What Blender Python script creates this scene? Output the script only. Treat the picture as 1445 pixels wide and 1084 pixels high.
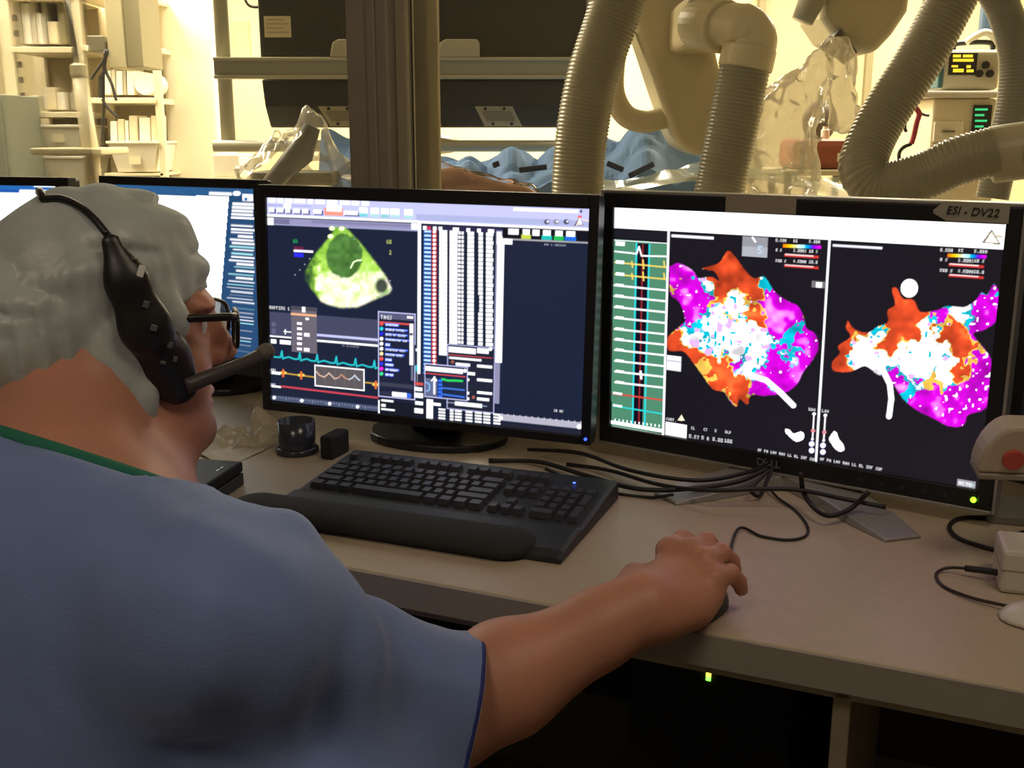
import bpy, math, random
import numpy as np
from mathutils import Vector, Matrix

# ------------------------------------------------------------------ scene, camera, light
for o in list(bpy.data.objects):
    bpy.data.objects.remove(o, do_unlink=True)
scene = bpy.context.scene
col = scene.collection
random.seed(7)
rng = np.random.default_rng(11)

FOC, TILT = 1500.0, 0.2303            # focal length in pixels of a 1445 x 1084 frame, tilt down
DESK = 0.74                           # height of the worktop
CAM = np.array([0.0, 0.0, DESK + 0.472])
cd = bpy.data.cameras.new('camera')
cd.sensor_width = 36.0
cd.lens = 36.0 * FOC / 1445.0
cd.clip_start = 0.02
cam = bpy.data.objects.new('camera', cd)
col.objects.link(cam)
cam.location = CAM
cam.rotation_euler = (math.pi / 2 - TILT, 0, 0)
scene.camera = cam

scene.view_settings.view_transform = 'Standard'
scene.view_settings.look = 'None'
scene.view_settings.gamma = 1.0
scene.view_settings.use_curve_mapping = False
scene.view_settings.exposure = 0.0

world = bpy.data.worlds.new('world')
scene.world = world
world.use_nodes = True
world.node_tree.nodes['Background'].inputs[0].default_value = (0.05, 0.045, 0.04, 1)
world.node_tree.nodes['Background'].inputs[1].default_value = 0.3

def area_light(name, loc, size, power, color, rotz=0.0, sy=None):
    l = bpy.data.lights.new(name, 'AREA')
    l.shape = 'RECTANGLE'
    l.size = size
    l.size_y = sy or size
    l.energy = power
    l.color = color
    o = bpy.data.objects.new(name, l)
    col.objects.link(o)
    o.location = loc
    o.rotation_euler = (0, 0, rotz)
    return o

WARM = (1.0, 0.89, 0.64)
# ceiling panels of the procedure room beyond the window
area_light('procedure_ceiling_light', (-2.7, 5.2, 2.66), 1.2, 215, WARM)
area_light('procedure_ceiling_light', (0.0, 5.9, 2.66), 1.2, 165, WARM)
area_light('procedure_ceiling_light', (2.2, 5.6, 2.66), 1.2, 165, WARM)
area_light('procedure_ceiling_light', (-1.4, 4.3, 2.66), 0.8, 58, WARM)
# dimmed downlights of the control room
area_light('control_ceiling_light', (-0.9, -0.5, 2.56), 0.6, 9.0, (1.0, 0.84, 0.66))
area_light('control_ceiling_light', (0.7, 0.25, 2.56), 0.6, 8.0, (1.0, 0.82, 0.61))

# ------------------------------------------------------------------ camera helpers: pixel of the photograph -> place
_f = np.array([0, math.cos(TILT), -math.sin(TILT)])
_r = np.array([1.0, 0, 0])
_u = np.array([0, math.sin(TILT), math.cos(TILT)])

def ray(px, py):
    return _f + _r * (px - 722.5) / FOC - _u * (py - 542.0) / FOC
def at(px, py, y):
    d = ray(px, py)
    return CAM + d * (y / d[1])
def project(p):
    d = np.asarray(p, float) - CAM
    z = d @ _f
    return 722.5 + FOC * (d @ _r) / z, 542.0 - FOC * (d @ _u) / z
def on_z(px, py, z):
    d = ray(px, py)
    return CAM + d * ((z - CAM[2]) / d[2])
DYAW = 0.4065
DC, DS = math.cos(DYAW), math.sin(DYAW)
def D(X, Y, z=0.0):                    # desk frame (X along the edge, Y towards the window) -> world
    return np.array([DC * X + DS * Y, -DS * X + DC * Y, z])
def to_desk(p):
    return np.array([DC * p[0] - DS * p[1], DS * p[0] + DC * p[1], p[2]])

# ------------------------------------------------------------------ materials
MATS = {}
def srgb(*c):
    c = np.array(c, float) / 255.0
    return tuple(np.where(c <= 0.04045, c / 12.92, ((c + 0.055) / 1.055) ** 2.4))
def mat(name, color, rough=0.6, metal=0.0, noise=0.0, nscale=40.0, bump=0.0, bscale=200.0,
        spec=0.5, trans=0.0, alpha=1.0, emit=None, estr=0.0, sheen=0.0, stretch=None, sss=0.0, color2=None):
    if name in MATS:
        return MATS[name]
    m = bpy.data.materials.new(name)
    m.use_nodes = True
    nt = m.node_tree
    b = nt.nodes['Principled BSDF']
    color = tuple(color)[:3]
    b.inputs['Base Color'].default_value = (*color, 1)
    b.inputs['Roughness'].default_value = rough
    b.inputs['Metallic'].default_value = metal
    b.inputs['Specular IOR Level'].default_value = spec
    b.inputs['Transmission Weight'].default_value = trans
    b.inputs['Alpha'].default_value = alpha
    if sheen:
        b.inputs['Sheen Weight'].default_value = sheen
    if sss:
        b.inputs['Subsurface Weight'].default_value = sss
        b.inputs['Subsurface Radius'].default_value = (0.012, 0.005, 0.003)
        b.inputs['Subsurface Scale'].default_value = 1.0
    if emit is not None:
        b.inputs['Emission Color'].default_value = (*emit, 1)
        b.inputs['Emission Strength'].default_value = estr
    if noise or bump:
        tc = nt.nodes.new('ShaderNodeTexCoord')
        mp = nt.nodes.new('ShaderNodeMapping')
        if stretch:
            mp.inputs['Scale'].default_value = stretch
        nt.links.new(tc.outputs['Object'], mp.inputs['Vector'])
    if noise:
        n = nt.nodes.new('ShaderNodeTexNoise')
        n.inputs['Scale'].default_value = nscale
        n.inputs['Detail'].default_value = 5
        nt.links.new(mp.outputs[0], n.inputs['Vector'])
        mx = nt.nodes.new('ShaderNodeMix')
        mx.data_type = 'RGBA'
        c2 = color2 or color
        mx.inputs[6].default_value = (*[max(0, c * (1 - noise)) for c in color], 1)
        mx.inputs[7].default_value = (*[min(1, c * (1 + noise)) for c in c2], 1)
        nt.links.new(n.outputs['Fac'], mx.inputs[0])
        nt.links.new(mx.outputs[2], b.inputs['Base Color'])
    if bump:
        n2 = nt.nodes.new('ShaderNodeTexNoise')
        n2.inputs['Scale'].default_value = bscale
        n2.inputs['Detail'].default_value = 4
        nt.links.new(mp.outputs[0], n2.inputs['Vector'])
        bp = nt.nodes.new('ShaderNodeBump')
        bp.inputs['Strength'].default_value = bump
        bp.inputs['Distance'].default_value = 0.002
        nt.links.new(n2.outputs['Fac'], bp.inputs['Height'])
        nt.links.new(bp.outputs[0], b.inputs['Normal'])
    MATS[name] = m
    return m

def film_mat(name, tint, fac, rough=0.25, gloss=0.3, backlit=0.5):
    """thin plastic film or pane: part see-through, part diffuse/translucent, part glossy"""
    m = bpy.data.materials.new(name)
    m.use_nodes = True
    nt = m.node_tree
    nt.nodes.clear()
    out = nt.nodes.new('ShaderNodeOutputMaterial')
    tr = nt.nodes.new('ShaderNodeBsdfTransparent')
    tr.inputs[0].default_value = (1, 1, 1, 1)
    df = nt.nodes.new('ShaderNodeBsdfDiffuse'); df.inputs[0].default_value = (*tint, 1)
    tl = nt.nodes.new('ShaderNodeBsdfTranslucent'); tl.inputs[0].default_value = (*tint, 1)
    gl = nt.nodes.new('ShaderNodeBsdfGlossy'); gl.inputs['Roughness'].default_value = rough
    m1 = nt.nodes.new('ShaderNodeMixShader'); m1.inputs[0].default_value = backlit
    nt.links.new(df.outputs[0], m1.inputs[1]); nt.links.new(tl.outputs[0], m1.inputs[2])
    m2 = nt.nodes.new('ShaderNodeMixShader'); m2.inputs[0].default_value = fac
    nt.links.new(tr.outputs[0], m2.inputs[1]); nt.links.new(m1.outputs[0], m2.inputs[2])
    lw = nt.nodes.new('ShaderNodeLayerWeight'); lw.inputs[0].default_value = 0.3
    mu = nt.nodes.new('ShaderNodeMath'); mu.operation = 'MULTIPLY'; mu.inputs[1].default_value = gloss
    nt.links.new(lw.outputs['Fresnel'], mu.inputs[0])
    m3 = nt.nodes.new('ShaderNodeMixShader')
    nt.links.new(mu.outputs[0], m3.inputs[0])
    nt.links.new(m2.outputs[0], m3.inputs[1]); nt.links.new(gl.outputs[0], m3.inputs[2])
    nt.links.new(m3.outputs[0], out.inputs[0])
    MATS[name] = m
    return m

def glow_mat(name, color, strength):
    return mat(name, (0.01, 0.01, 0.01), 0.4, emit=color, estr=strength)

BLACK = mat('black_plastic', (0.012, 0.012, 0.013), 0.38)
BEZEL = mat('bezel_plastic', (0.010, 0.010, 0.012), 0.42, bump=0.05, bscale=900)
MATTE = mat('matte_black_rubber', (0.015, 0.015, 0.016), 0.75, bump=0.15, bscale=600)
SILVER = mat('silver_plastic', (0.42, 0.41, 0.40), 0.35, 0.6)
CABLE = mat('cable_rubber', (0.012, 0.010, 0.009), 0.5)
CREAM = mat('cream_enamel', (0.62, 0.54, 0.34), 0.35, noise=0.04, nscale=6)
WHITEP = mat('white_plastic', (0.62, 0.58, 0.50), 0.4)
OFFWH = mat('off_white_plastic', (0.75, 0.70, 0.56), 0.45)
STEEL = mat('grey_metal', (0.35, 0.33, 0.28), 0.3, 0.8)

# ------------------------------------------------------------------ mesh buffers and object builders
class MB:
    def __init__(self):
        self.v, self.f = [], []
    def add(self, vs, fs):
        o = len(self.v)
        self.v.extend([tuple(map(float, p)) for p in vs])
        self.f.extend([tuple(i + o for i in f) for f in fs])
        return self
    def frame_box(self, c, ax, ay, az):
        """box with centre c and half-axis vectors"""
        c, ax, ay, az = map(np.asarray, (c, ax, ay, az))
        vs = [c + sx * ax + sy * ay + sz * az for sz in (-1, 1) for sy in (-1, 1) for sx in (-1, 1)]
        return self.add(vs, [(0, 2, 3, 1), (4, 5, 7, 6), (0, 1, 5, 4), (2, 6, 7, 3), (0, 4, 6, 2), (1, 3, 7, 5)])
    def box(self, x0, x1, y0, y1, z0, z1):
        return self.frame_box(((x0 + x1) / 2, (y0 + y1) / 2, (z0 + z1) / 2), ((x1 - x0) / 2, 0, 0), (0, (y1 - y0) / 2, 0), (0, 0, (z1 - z0) / 2))
    def tube(self, pts, rad, seg=10, caps=True, squash=None):
        pts = [np.asarray(p, float) for p in pts]
        n = len(pts)
        rads = rad if hasattr(rad, '__len__') else [rad] * n
        t0 = pts[1] - pts[0]; t0 /= np.linalg.norm(t0)
        a = np.array([0, 0, 1.0]) if abs(t0[2]) < 0.9 else np.array([1.0, 0, 0])
        nrm = np.cross(t0, a); nrm /= np.linalg.norm(nrm)
        vs, fs = [], []
        for i in range(n):
            t = pts[min(i + 1, n - 1)] - pts[max(i - 1, 0)]
            t /= (np.linalg.norm(t) + 1e-12)
            nrm = nrm - t * (nrm @ t); nrm /= (np.linalg.norm(nrm) + 1e-12)
            b = np.cross(t, nrm)
            for k in range(seg):
                an = 2 * math.pi * k / seg
                vs.append(pts[i] + rads[i] * (math.cos(an) * nrm + math.sin(an) * b))
        for i in range(n - 1):
            for k in range(seg):
                k2 = (k + 1) % seg
                fs.append((i * seg + k, i * seg + k2, (i + 1) * seg + k2, (i + 1) * seg + k))
        if caps:
            fs.append(tuple(reversed(range(seg))))
            fs.append(tuple((n - 1) * seg + k for k in range(seg)))
        return self.add(vs, fs)
    def lathe(self, c, prof, seg=28):
        """prof: list of (radius, z) about the vertical through c"""
        c = np.asarray(c, float)
        vs, fs = [], []
        for r_, z_ in prof:
            for k in range(seg):
                an = 2 * math.pi * k / seg
                vs.append(c + np.array([r_ * math.cos(an), r_ * math.sin(an), z_]))
        n = len(prof)
        for i in range(n - 1):
            for k in range(seg):
                k2 = (k + 1) % seg
                fs.append((i * seg + k, i * seg + k2, (i + 1) * seg + k2, (i + 1) * seg + k))
        fs.append(tuple(reversed(range(seg))))
        fs.append(tuple((n - 1) * seg + k for k in range(seg)))
        return self.add(vs, fs)
    def prism(self, poly, o, ex, ey, ez, depth):
        """outline poly (x, y) in the plane (ex, ey) at o, extruded by depth along ez"""
        o, ex, ey, ez = map(np.asarray, (o, ex, ey, ez))
        n = len(poly)
        vs = [o + ex * p[0] + ey * p[1] for p in poly] + [o + ex * p[0] + ey * p[1] + ez * depth for p in poly]
        fs = [tuple(reversed(range(n))), tuple(range(n, 2 * n))] + [(i, (i + 1) % n, (i + 1) % n + n, i + n) for i in range(n)]
        return self.add(vs, fs)

def smooth_path(pts, n=8):
    """Catmull-Rom through points"""
    P = [np.asarray(p, float) for p in pts]
    P = [2 * P[0] - P[1]] + P + [2 * P[-1] - P[-2]]
    out = []
    for i in range(1, len(P) - 2):
        for k in range(n):
            t = k / n
            out.append(0.5 * ((2 * P[i]) + (-P[i - 1] + P[i + 1]) * t + (2 * P[i - 1] - 5 * P[i] + 4 * P[i + 1] - P[i + 2]) * t * t
                              + (-P[i - 1] + 3 * P[i] - 3 * P[i + 1] + P[i + 2]) * t ** 3))
    out.append(P[-2])
    return out

def new_mesh(name, v, f, smooth=False):
    me = bpy.data.meshes.new(name)
    me.from_pydata([tuple(map(float, p)) for p in v] if not isinstance(v, np.ndarray) else v.tolist(), [],
                   f if not isinstance(f, np.ndarray) else f.tolist())
    me.update()
    if smooth:
        me.polygons.foreach_set('use_smooth', np.ones(len(me.polygons), bool))
    return me

def tag(o, label=None, cat=None, group=None, kind=None):
    if label: o['label'] = label
    if cat: o['category'] = cat
    if group: o['group'] = group
    if kind: o['kind'] = kind
    return o

def root(name, loc, label, cat, rotz=0.0, group=None):
    o = bpy.data.objects.new(name, None)
    o.empty_display_size = 0.05
    col.objects.link(o)
    o.location = tuple(map(float, loc))
    o.rotation_euler = (0, 0, rotz)
    return tag(o, label, cat, group)

def world_matrix(o):
    m = Matrix.LocRotScale(o.location, o.rotation_euler, o.scale)
    return world_matrix(o.parent) @ m if o.parent else m

def obj(name, mb, m, parent=None, local=False, smooth=False, bevel=0.0, seg=2, label=None):
    """one mesh object; vertices are given in world coordinates unless local"""
    v, f = (mb.v, mb.f) if isinstance(mb, MB) else mb
    v = np.asarray(v, float)
    o = bpy.data.objects.new(name, None)
    if parent is not None and not local:
        inv = np.array(world_matrix(parent).inverted())
        v = v @ inv[:3, :3].T + inv[:3, 3]
        org = np.zeros(3)
    elif parent is None and not local:
        org = np.array([(v[:, 0].min() + v[:, 0].max()) / 2, (v[:, 1].min() + v[:, 1].max()) / 2, v[:, 2].min()])
        v = v - org
    else:
        org = np.zeros(3)
    me = new_mesh(name, v, f, smooth)
    bpy.data.objects.remove(o)
    o = bpy.data.objects.new(name, me)
    col.objects.link(o)
    o.location = org
    if parent is not None:
        o.parent = parent
    if m is not None:
        for mm in (m if isinstance(m, (list, tuple)) else [m]):
            me.materials.append(mm)
    if bevel:
        b = o.modifiers.new('bevel', 'BEVEL')
        b.width = bevel
        b.segments = seg
        b.limit_method = 'ANGLE'
        b.angle_limit = 0.6
    if label: o['label'] = label
    return o

def thing(name, mb, m, label, cat, group=None, **k):
    return tag(obj(name, mb, m, **k), label, cat, group)
def struct(name, mb, m, **k):
    return tag(obj(name, mb, m, **k), kind='structure')

# ------------------------------------------------------------------ distance-field modelling (organic shapes)
def vnoise(P, s, seed=0):
    """smooth value noise at points P (N,3), about -1..1"""
    Q = P * s
    i = np.floor(Q).astype(np.int64)
    t = Q - i
    t = t * t * (3 - 2 * t)
    def hsh(a, b, c):
        h = (a * 374761393 + b * 668265263 + c * 2147483647 + seed * 1274126177) & 0x7fffffff
        h = ((h ^ (h >> 13)) * 1274126177) & 0x7fffffff
        return ((h ^ (h >> 16)) & 0xffff) / 32767.5 - 1
    r_ = 0
    for dx in (0, 1):
        for dy in (0, 1):
            for dz in (0, 1):
                w = (t[:, 0] if dx else 1 - t[:, 0]) * (t[:, 1] if dy else 1 - t[:, 1]) * (t[:, 2] if dz else 1 - t[:, 2])
                r_ = r_ + w * hsh(i[:, 0] + dx, i[:, 1] + dy, i[:, 2] + dz)
    return r_
def smin(a, b, k):
    h = np.clip(0.5 + 0.5 * (b - a) / k, 0, 1)
    return b + (a - b) * h - k * h * (1 - h)
def smax(a, b, k):
    return -smin(-a, -b, k)
def s_sph(P, c, r_):
    return np.linalg.norm(P - np.asarray(c), axis=1) - r_
def s_ell(P, c, rr):
    rr = np.asarray(rr, float)
    q = (P - np.asarray(c)) / rr
    k0 = np.linalg.norm(q, axis=1)
    k1 = np.linalg.norm(q / rr, axis=1)
    return k0 * (k0 - 1) / np.maximum(k1, 1e-6)
def s_cone(P, a, b, ra, rb):
    """capsule with linearly changing radius"""
    a = np.asarray(a, float); b = np.asarray(b, float)
    ab = b - a
    t = np.clip(((P - a) @ ab) / (ab @ ab), 0, 1)
    return np.linalg.norm(P - a - t[:, None] * ab, axis=1) - (ra + (rb - ra) * t)
def s_box(P, c, h, r_=0.0):
    q = np.abs(P - np.asarray(c)) - (np.asarray(h) - r_)
    return np.linalg.norm(np.maximum(q, 0), axis=1) + np.minimum(q.max(axis=1), 0) - r_

def sdf_mesh(f, lo, hi, h, B=14):
    """naive surface nets of f(P)=0, evaluated only in blocks near the surface"""
    lo = np.asarray(lo, float); hi = np.asarray(hi, float)
    nb = np.ceil((hi - lo) / (h * B)).astype(int)
    n = nb * B
    g = np.stack(np.meshgrid(*[np.arange(k) for k in nb], indexing='ij'), -1).reshape(-1, 3)
    cen = lo + (g + 0.5) * (B * h) - h / 2
    cv = f(cen)
    V = np.repeat(np.repeat(np.repeat(cv.reshape(nb).astype(np.float32), B, 0), B, 1), B, 2)
    act = np.where(np.abs(cv) < B * h * 0.8661 * 1.45 + 0.004)[0]
    loc = np.stack(np.meshgrid(*[np.arange(B)] * 3, indexing='ij'), -1).reshape(-1, 3)
    for s in range(0, len(act), 80):
        bl = act[s:s + 80]
        idx = (g[bl][:, None, :] * B + loc[None]).reshape(-1, 3)
        V[idx[:, 0], idx[:, 1], idx[:, 2]] = f(lo + idx * h)
    ins = V < 0
    cnt = np.zeros(n - 1, np.uint8)
    for dx in (0, 1):
        for dy in (0, 1):
            for dz in (0, 1):
                cnt += ins[dx:n[0] - 1 + dx, dy:n[1] - 1 + dy, dz:n[2] - 1 + dz]
    cells = np.argwhere((cnt > 0) & (cnt < 8))
    acc = np.zeros((len(cells), 3)); num = np.zeros(len(cells))
    cor = [(a, b, c) for a in (0, 1) for b in (0, 1) for c in (0, 1)]
    for a in cor:
        for ax in range(3):
            if a[ax]: continue
            b = list(a); b[ax] = 1
            va = V[cells[:, 0] + a[0], cells[:, 1] + a[1], cells[:, 2] + a[2]].astype(float)
            vb = V[cells[:, 0] + b[0], cells[:, 1] + b[1], cells[:, 2] + b[2]].astype(float)
            mk = (va < 0) != (vb < 0)
            t = np.where(mk, va / np.where(mk, va - vb, 1), 0)
            p = np.array(a, float)[None].repeat(len(cells), 0)
            p[:, ax] = t
            acc[mk] += p[mk]; num[mk] += 1
    verts = lo + (cells + acc / num[:, None]) * h
    ids = np.full(n - 1, -1, np.int32)
    ids[cells[:, 0], cells[:, 1], cells[:, 2]] = np.arange(len(cells))
    quads = []
    for ax in range(3):
        sl0 = [slice(None)] * 3; sl1 = [slice(None)] * 3
        sl0[ax] = slice(0, -1); sl1[ax] = slice(1, None)
        e = np.argwhere(ins[tuple(sl0)] != ins[tuple(sl1)])
        u, w = [(1, 2), (2, 0), (0, 1)][ax]
        ok = (e[:, u] > 0) & (e[:, w] > 0) & (e[:, u] < n[u] - 1) & (e[:, w] < n[w] - 1)
        e = e[ok]
        def cid(du, dw):
            c = e.copy(); c[:, u] -= du; c[:, w] -= dw
            return ids[c[:, 0], c[:, 1], c[:, 2]]
        q = np.stack([cid(1, 1), cid(0, 1), cid(0, 0), cid(1, 0)], 1)
        flip = ~ins[e[:, 0], e[:, 1], e[:, 2]]
        q[flip] = q[flip][:, ::-1]
        quads.append(q)
    q = np.concatenate(quads)
    q = q[(q >= 0).all(1)]
    return verts, q

def trace(f, px, py, t0=0.3, t1=3.0):
    """first point of the distance field f seen along the ray of a pixel (to lay one thing on another)"""
    d = ray(px, py); d = d / np.linalg.norm(d)
    t = t0
    for _ in range(200):
        v = float(f((CAM + d * t)[None])[0])
        if v < 0.0005: break
        t += v * 0.7
        if t > t1: return None
    return CAM + d * t
# ------------------------------------------------------------------ the setting
def dbox(mb, X0, X1, Y0, Y1, z0, z1):
    c = D((X0 + X1) / 2, (Y0 + Y1) / 2, (z0 + z1) / 2)
    return mb.frame_box(c, D((X1 - X0) / 2, 0, 0), D(0, (Y1 - Y0) / 2, 0), (0, 0, (z1 - z0) / 2))

M_FLOOR = mat('vinyl_floor', (0.26, 0.22, 0.17), 0.45, noise=0.12, nscale=8)
M_CEIL = mat('ceiling_tiles', (0.72, 0.68, 0.58), 0.9, bump=0.2, bscale=80)
M_WALLP = mat('cream_wall_paint', (0.80, 0.70, 0.44), 0.7, noise=0.03, nscale=3)
M_WALLC = mat('control_room_paint', (0.20, 0.18, 0.155), 0.8, noise=0.05, nscale=4)
M_FRAME = mat('bronze_window_frame', (0.40, 0.35, 0.29), 0.5, 0.25, noise=0.12, nscale=20)
M_FRAME2 = mat('olive_window_frame', (0.46, 0.41, 0.29), 0.5, 0.2, noise=0.1, nscale=20)
GLASS = film_mat('window_glass', (0.6, 0.6, 0.45), 0.012, rough=0.0, gloss=0.8)

struct('floor', MB().box(-6, 6, -4, 8, -0.06, 0.0), M_FLOOR)
struct('ceiling', MB().box(-6, 6, -4, 8, 2.7, 2.78), M_CEIL)
struct('wall_far', MB().box(-4.6, 5.0, 7.3, 7.42, 0, 2.7), M_WALLP)
struct('wall_left', MB().box(-4.72, -4.6, 3.6, 7.42, 0, 2.7), M_WALLP)
struct('wall_right', MB().box(4.4, 4.52, 0.2, 7.3, 0, 2.7), M_WALLP)
YW0, YW1 = 1.74, 1.82
ww = MB()
dbox(ww, -5.8, 4.6, YW0, YW1, 0, 0.90)
dbox(ww, -5.8, 4.6, YW0, YW1, 2.25, 2.7)
struct('wall_window', ww, M_WALLC)
wb = MB(); dbox(wb, -3.6, 2.8, -2.3, -2.2, 0, 2.7)
struct('wall_back', wb, M_WALLC)
ws = MB(); dbox(ws, -3.7, -3.6, -2.3, YW0, 0, 2.7)
struct('wall_control_left', ws, M_WALLC)
ws = MB(); dbox(ws, 2.8, 2.9, -2.3, YW0, 0, 2.7)
struct('wall_control_right', ws, M_WALLC)

def X_at(px, Y):
    """X on the vertical plane Y of the desk frame for a pixel column at eye level"""
    d = ray(px, 190)
    t = Y / (DS * d[0] + DC * d[1])
    p = d * t
    return DC * p[0] - DS * p[1]
xm0, xm1, xm2, xm3 = X_at(496, YW0 - .04), X_at(551, YW0 - .04), X_at(578, YW0 - .02), X_at(588, YW0 + .0)
post = MB(); dbox(post, xm0, xm1 + .004, YW0 - .05, YW1 + .05, 0.9, 2.25)
mull = struct('window_frame_post', post, M_FRAME, bevel=0.004)
p_ = MB(); dbox(p_, xm1 + .004, xm2, YW0 - .025, YW1 + .025, 0.9, 2.25)
obj('window_post_flange', p_, M_FRAME2, parent=mull, bevel=0.003)
p_ = MB(); dbox(p_, xm2 + .0045, xm3, YW0 - .01, YW1 + .012, 0.9, 2.25)
obj('glazing_bead', p_, M_FRAME2, parent=mull, bevel=0.002)
p_ = MB(); dbox(p_, xm2, xm2 + .0045, YW0 - .005, YW1 + .005, 0.9, 2.25)
obj('gasket', p_, BLACK, parent=mull)
p_ = MB(); dbox(p_, xm0 + .045, xm0 + .062, YW0 - .056, YW0 - .05, 0.9, 2.25)
obj('post_cover_strip', p_, M_FRAME, parent=mull, bevel=0.002)
for n, (a, b) in enumerate(((-4.9, xm0 + .01), (xm3 - .004, 3.4))):
    g = MB(); dbox(g, a, b, 1.777, 1.783, 0.9, 2.25)
    gl = struct('window_%d' % (n + 1), g, GLASS)
    s = MB(); dbox(s, a, b, YW0 - .03, YW1 + .03, 0.885, 0.925)
    obj('window_sill', s, M_FRAME, parent=gl, bevel=0.004)

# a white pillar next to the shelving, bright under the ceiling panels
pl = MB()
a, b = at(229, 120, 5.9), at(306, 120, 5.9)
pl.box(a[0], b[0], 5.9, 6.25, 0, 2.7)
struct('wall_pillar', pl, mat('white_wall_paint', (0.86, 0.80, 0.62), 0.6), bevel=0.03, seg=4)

# ------------------------------------------------------------------ desk
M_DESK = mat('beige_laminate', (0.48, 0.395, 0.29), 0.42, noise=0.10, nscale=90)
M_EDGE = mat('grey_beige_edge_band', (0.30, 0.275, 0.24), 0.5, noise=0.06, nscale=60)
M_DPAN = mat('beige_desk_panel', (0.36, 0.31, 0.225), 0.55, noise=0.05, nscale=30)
YE = 0.947
desk = root('desk', D(-0.4, 1.3, 0), 'long beige laminate desk carrying the monitors and keyboard', 'desk', rotz=-DYAW)
s = MB(); dbox(s, -3.2, 1.7, YE + .002, 1.69, DESK - .034, DESK)
obj('worktop', s, M_DESK, desk, bevel=0.003)
s = MB(); dbox(s, -3.2, 1.7, YE - .001, YE + .002, DESK - .0345, DESK - .0012)
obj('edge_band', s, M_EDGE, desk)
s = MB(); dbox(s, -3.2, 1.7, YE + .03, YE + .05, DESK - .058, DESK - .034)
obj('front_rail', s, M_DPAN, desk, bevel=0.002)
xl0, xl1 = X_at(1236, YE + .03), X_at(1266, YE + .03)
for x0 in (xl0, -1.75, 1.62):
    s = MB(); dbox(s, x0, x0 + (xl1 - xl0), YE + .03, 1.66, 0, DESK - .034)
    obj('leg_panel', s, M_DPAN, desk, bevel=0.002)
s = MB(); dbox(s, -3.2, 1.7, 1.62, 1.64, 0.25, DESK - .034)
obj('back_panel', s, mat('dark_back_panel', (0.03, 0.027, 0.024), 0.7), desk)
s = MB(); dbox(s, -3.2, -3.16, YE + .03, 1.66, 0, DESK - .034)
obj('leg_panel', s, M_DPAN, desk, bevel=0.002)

# computer tower under the desk, only its status light shows
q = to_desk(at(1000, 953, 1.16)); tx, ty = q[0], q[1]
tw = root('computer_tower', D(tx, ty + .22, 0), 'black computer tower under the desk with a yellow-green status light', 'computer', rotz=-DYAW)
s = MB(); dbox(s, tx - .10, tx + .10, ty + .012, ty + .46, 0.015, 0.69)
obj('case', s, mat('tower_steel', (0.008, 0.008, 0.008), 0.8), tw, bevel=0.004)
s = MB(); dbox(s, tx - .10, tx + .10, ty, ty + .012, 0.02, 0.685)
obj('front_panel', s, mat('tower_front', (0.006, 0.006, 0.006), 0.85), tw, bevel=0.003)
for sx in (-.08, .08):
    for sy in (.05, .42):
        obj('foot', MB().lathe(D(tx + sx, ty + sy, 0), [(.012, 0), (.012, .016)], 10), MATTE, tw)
q2 = at(1000, 950.5, q[1] and at(1000, 950, 1.16)[1])
for dz, nm, c in ((0.0012, 'yellow_light', (1.0, 0.75, 0.05)), (-0.0042, 'green_light', (0.15, 1.0, 0.05))):
    s = MB(); dbox(s, tx - .0028, tx + .0028, ty - .002, ty + .001, q[2] + dz - .0022, q[2] + dz + .0022)
    obj('status_light', s, glow_mat(nm, c, 4.0), tw)
# ------------------------------------------------------------------ screens: pictures drawn into vertex colours of a fine grid
FONT = {}
_g = ("A 757 B 6565 ").split()
_rows = {
 'A': '010101111101101', 'B': '110101110101110', 'C': '011100100100011', 'D': '110101101101110', 'E': '111100110100111',
 'F': '111100110100100', 'G': '011100101101011', 'H': '101101111101101', 'I': '111010010010111', 'J': '001001001101010',
 'K': '101101110101101', 'L': '100100100100111', 'M': '101111111101101', 'N': '111101101101101', 'O': '010101101101010',
 'P': '110101110100100', 'R': '110101110101101', 'S': '011100010001110', 'T': '111010010010010', 'U': '101101101101111',
 'V': '101101101101010', 'X': '101101010101101', 'Y': '101101010010010', 'Z': '111001010100111',
 '0': '111101101101111', '1': '010110010010111', '2': '110001010100111', '3': '110001010001110', '4': '101101111001001',
 '5': '111100110001110', '6': '011100110101010', '7': '111001010010010', '8': '010101010101010', '9': '010101011001110',
 '.': '000000000000010', '-': '000000111000000', ' ': '000000000000000', ':': '000010000010000', '+': '000010111010000'}
for k_, v_ in _rows.items():
    FONT[k_] = np.array([int(c) for c in v_]).reshape(5, 3)

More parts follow.
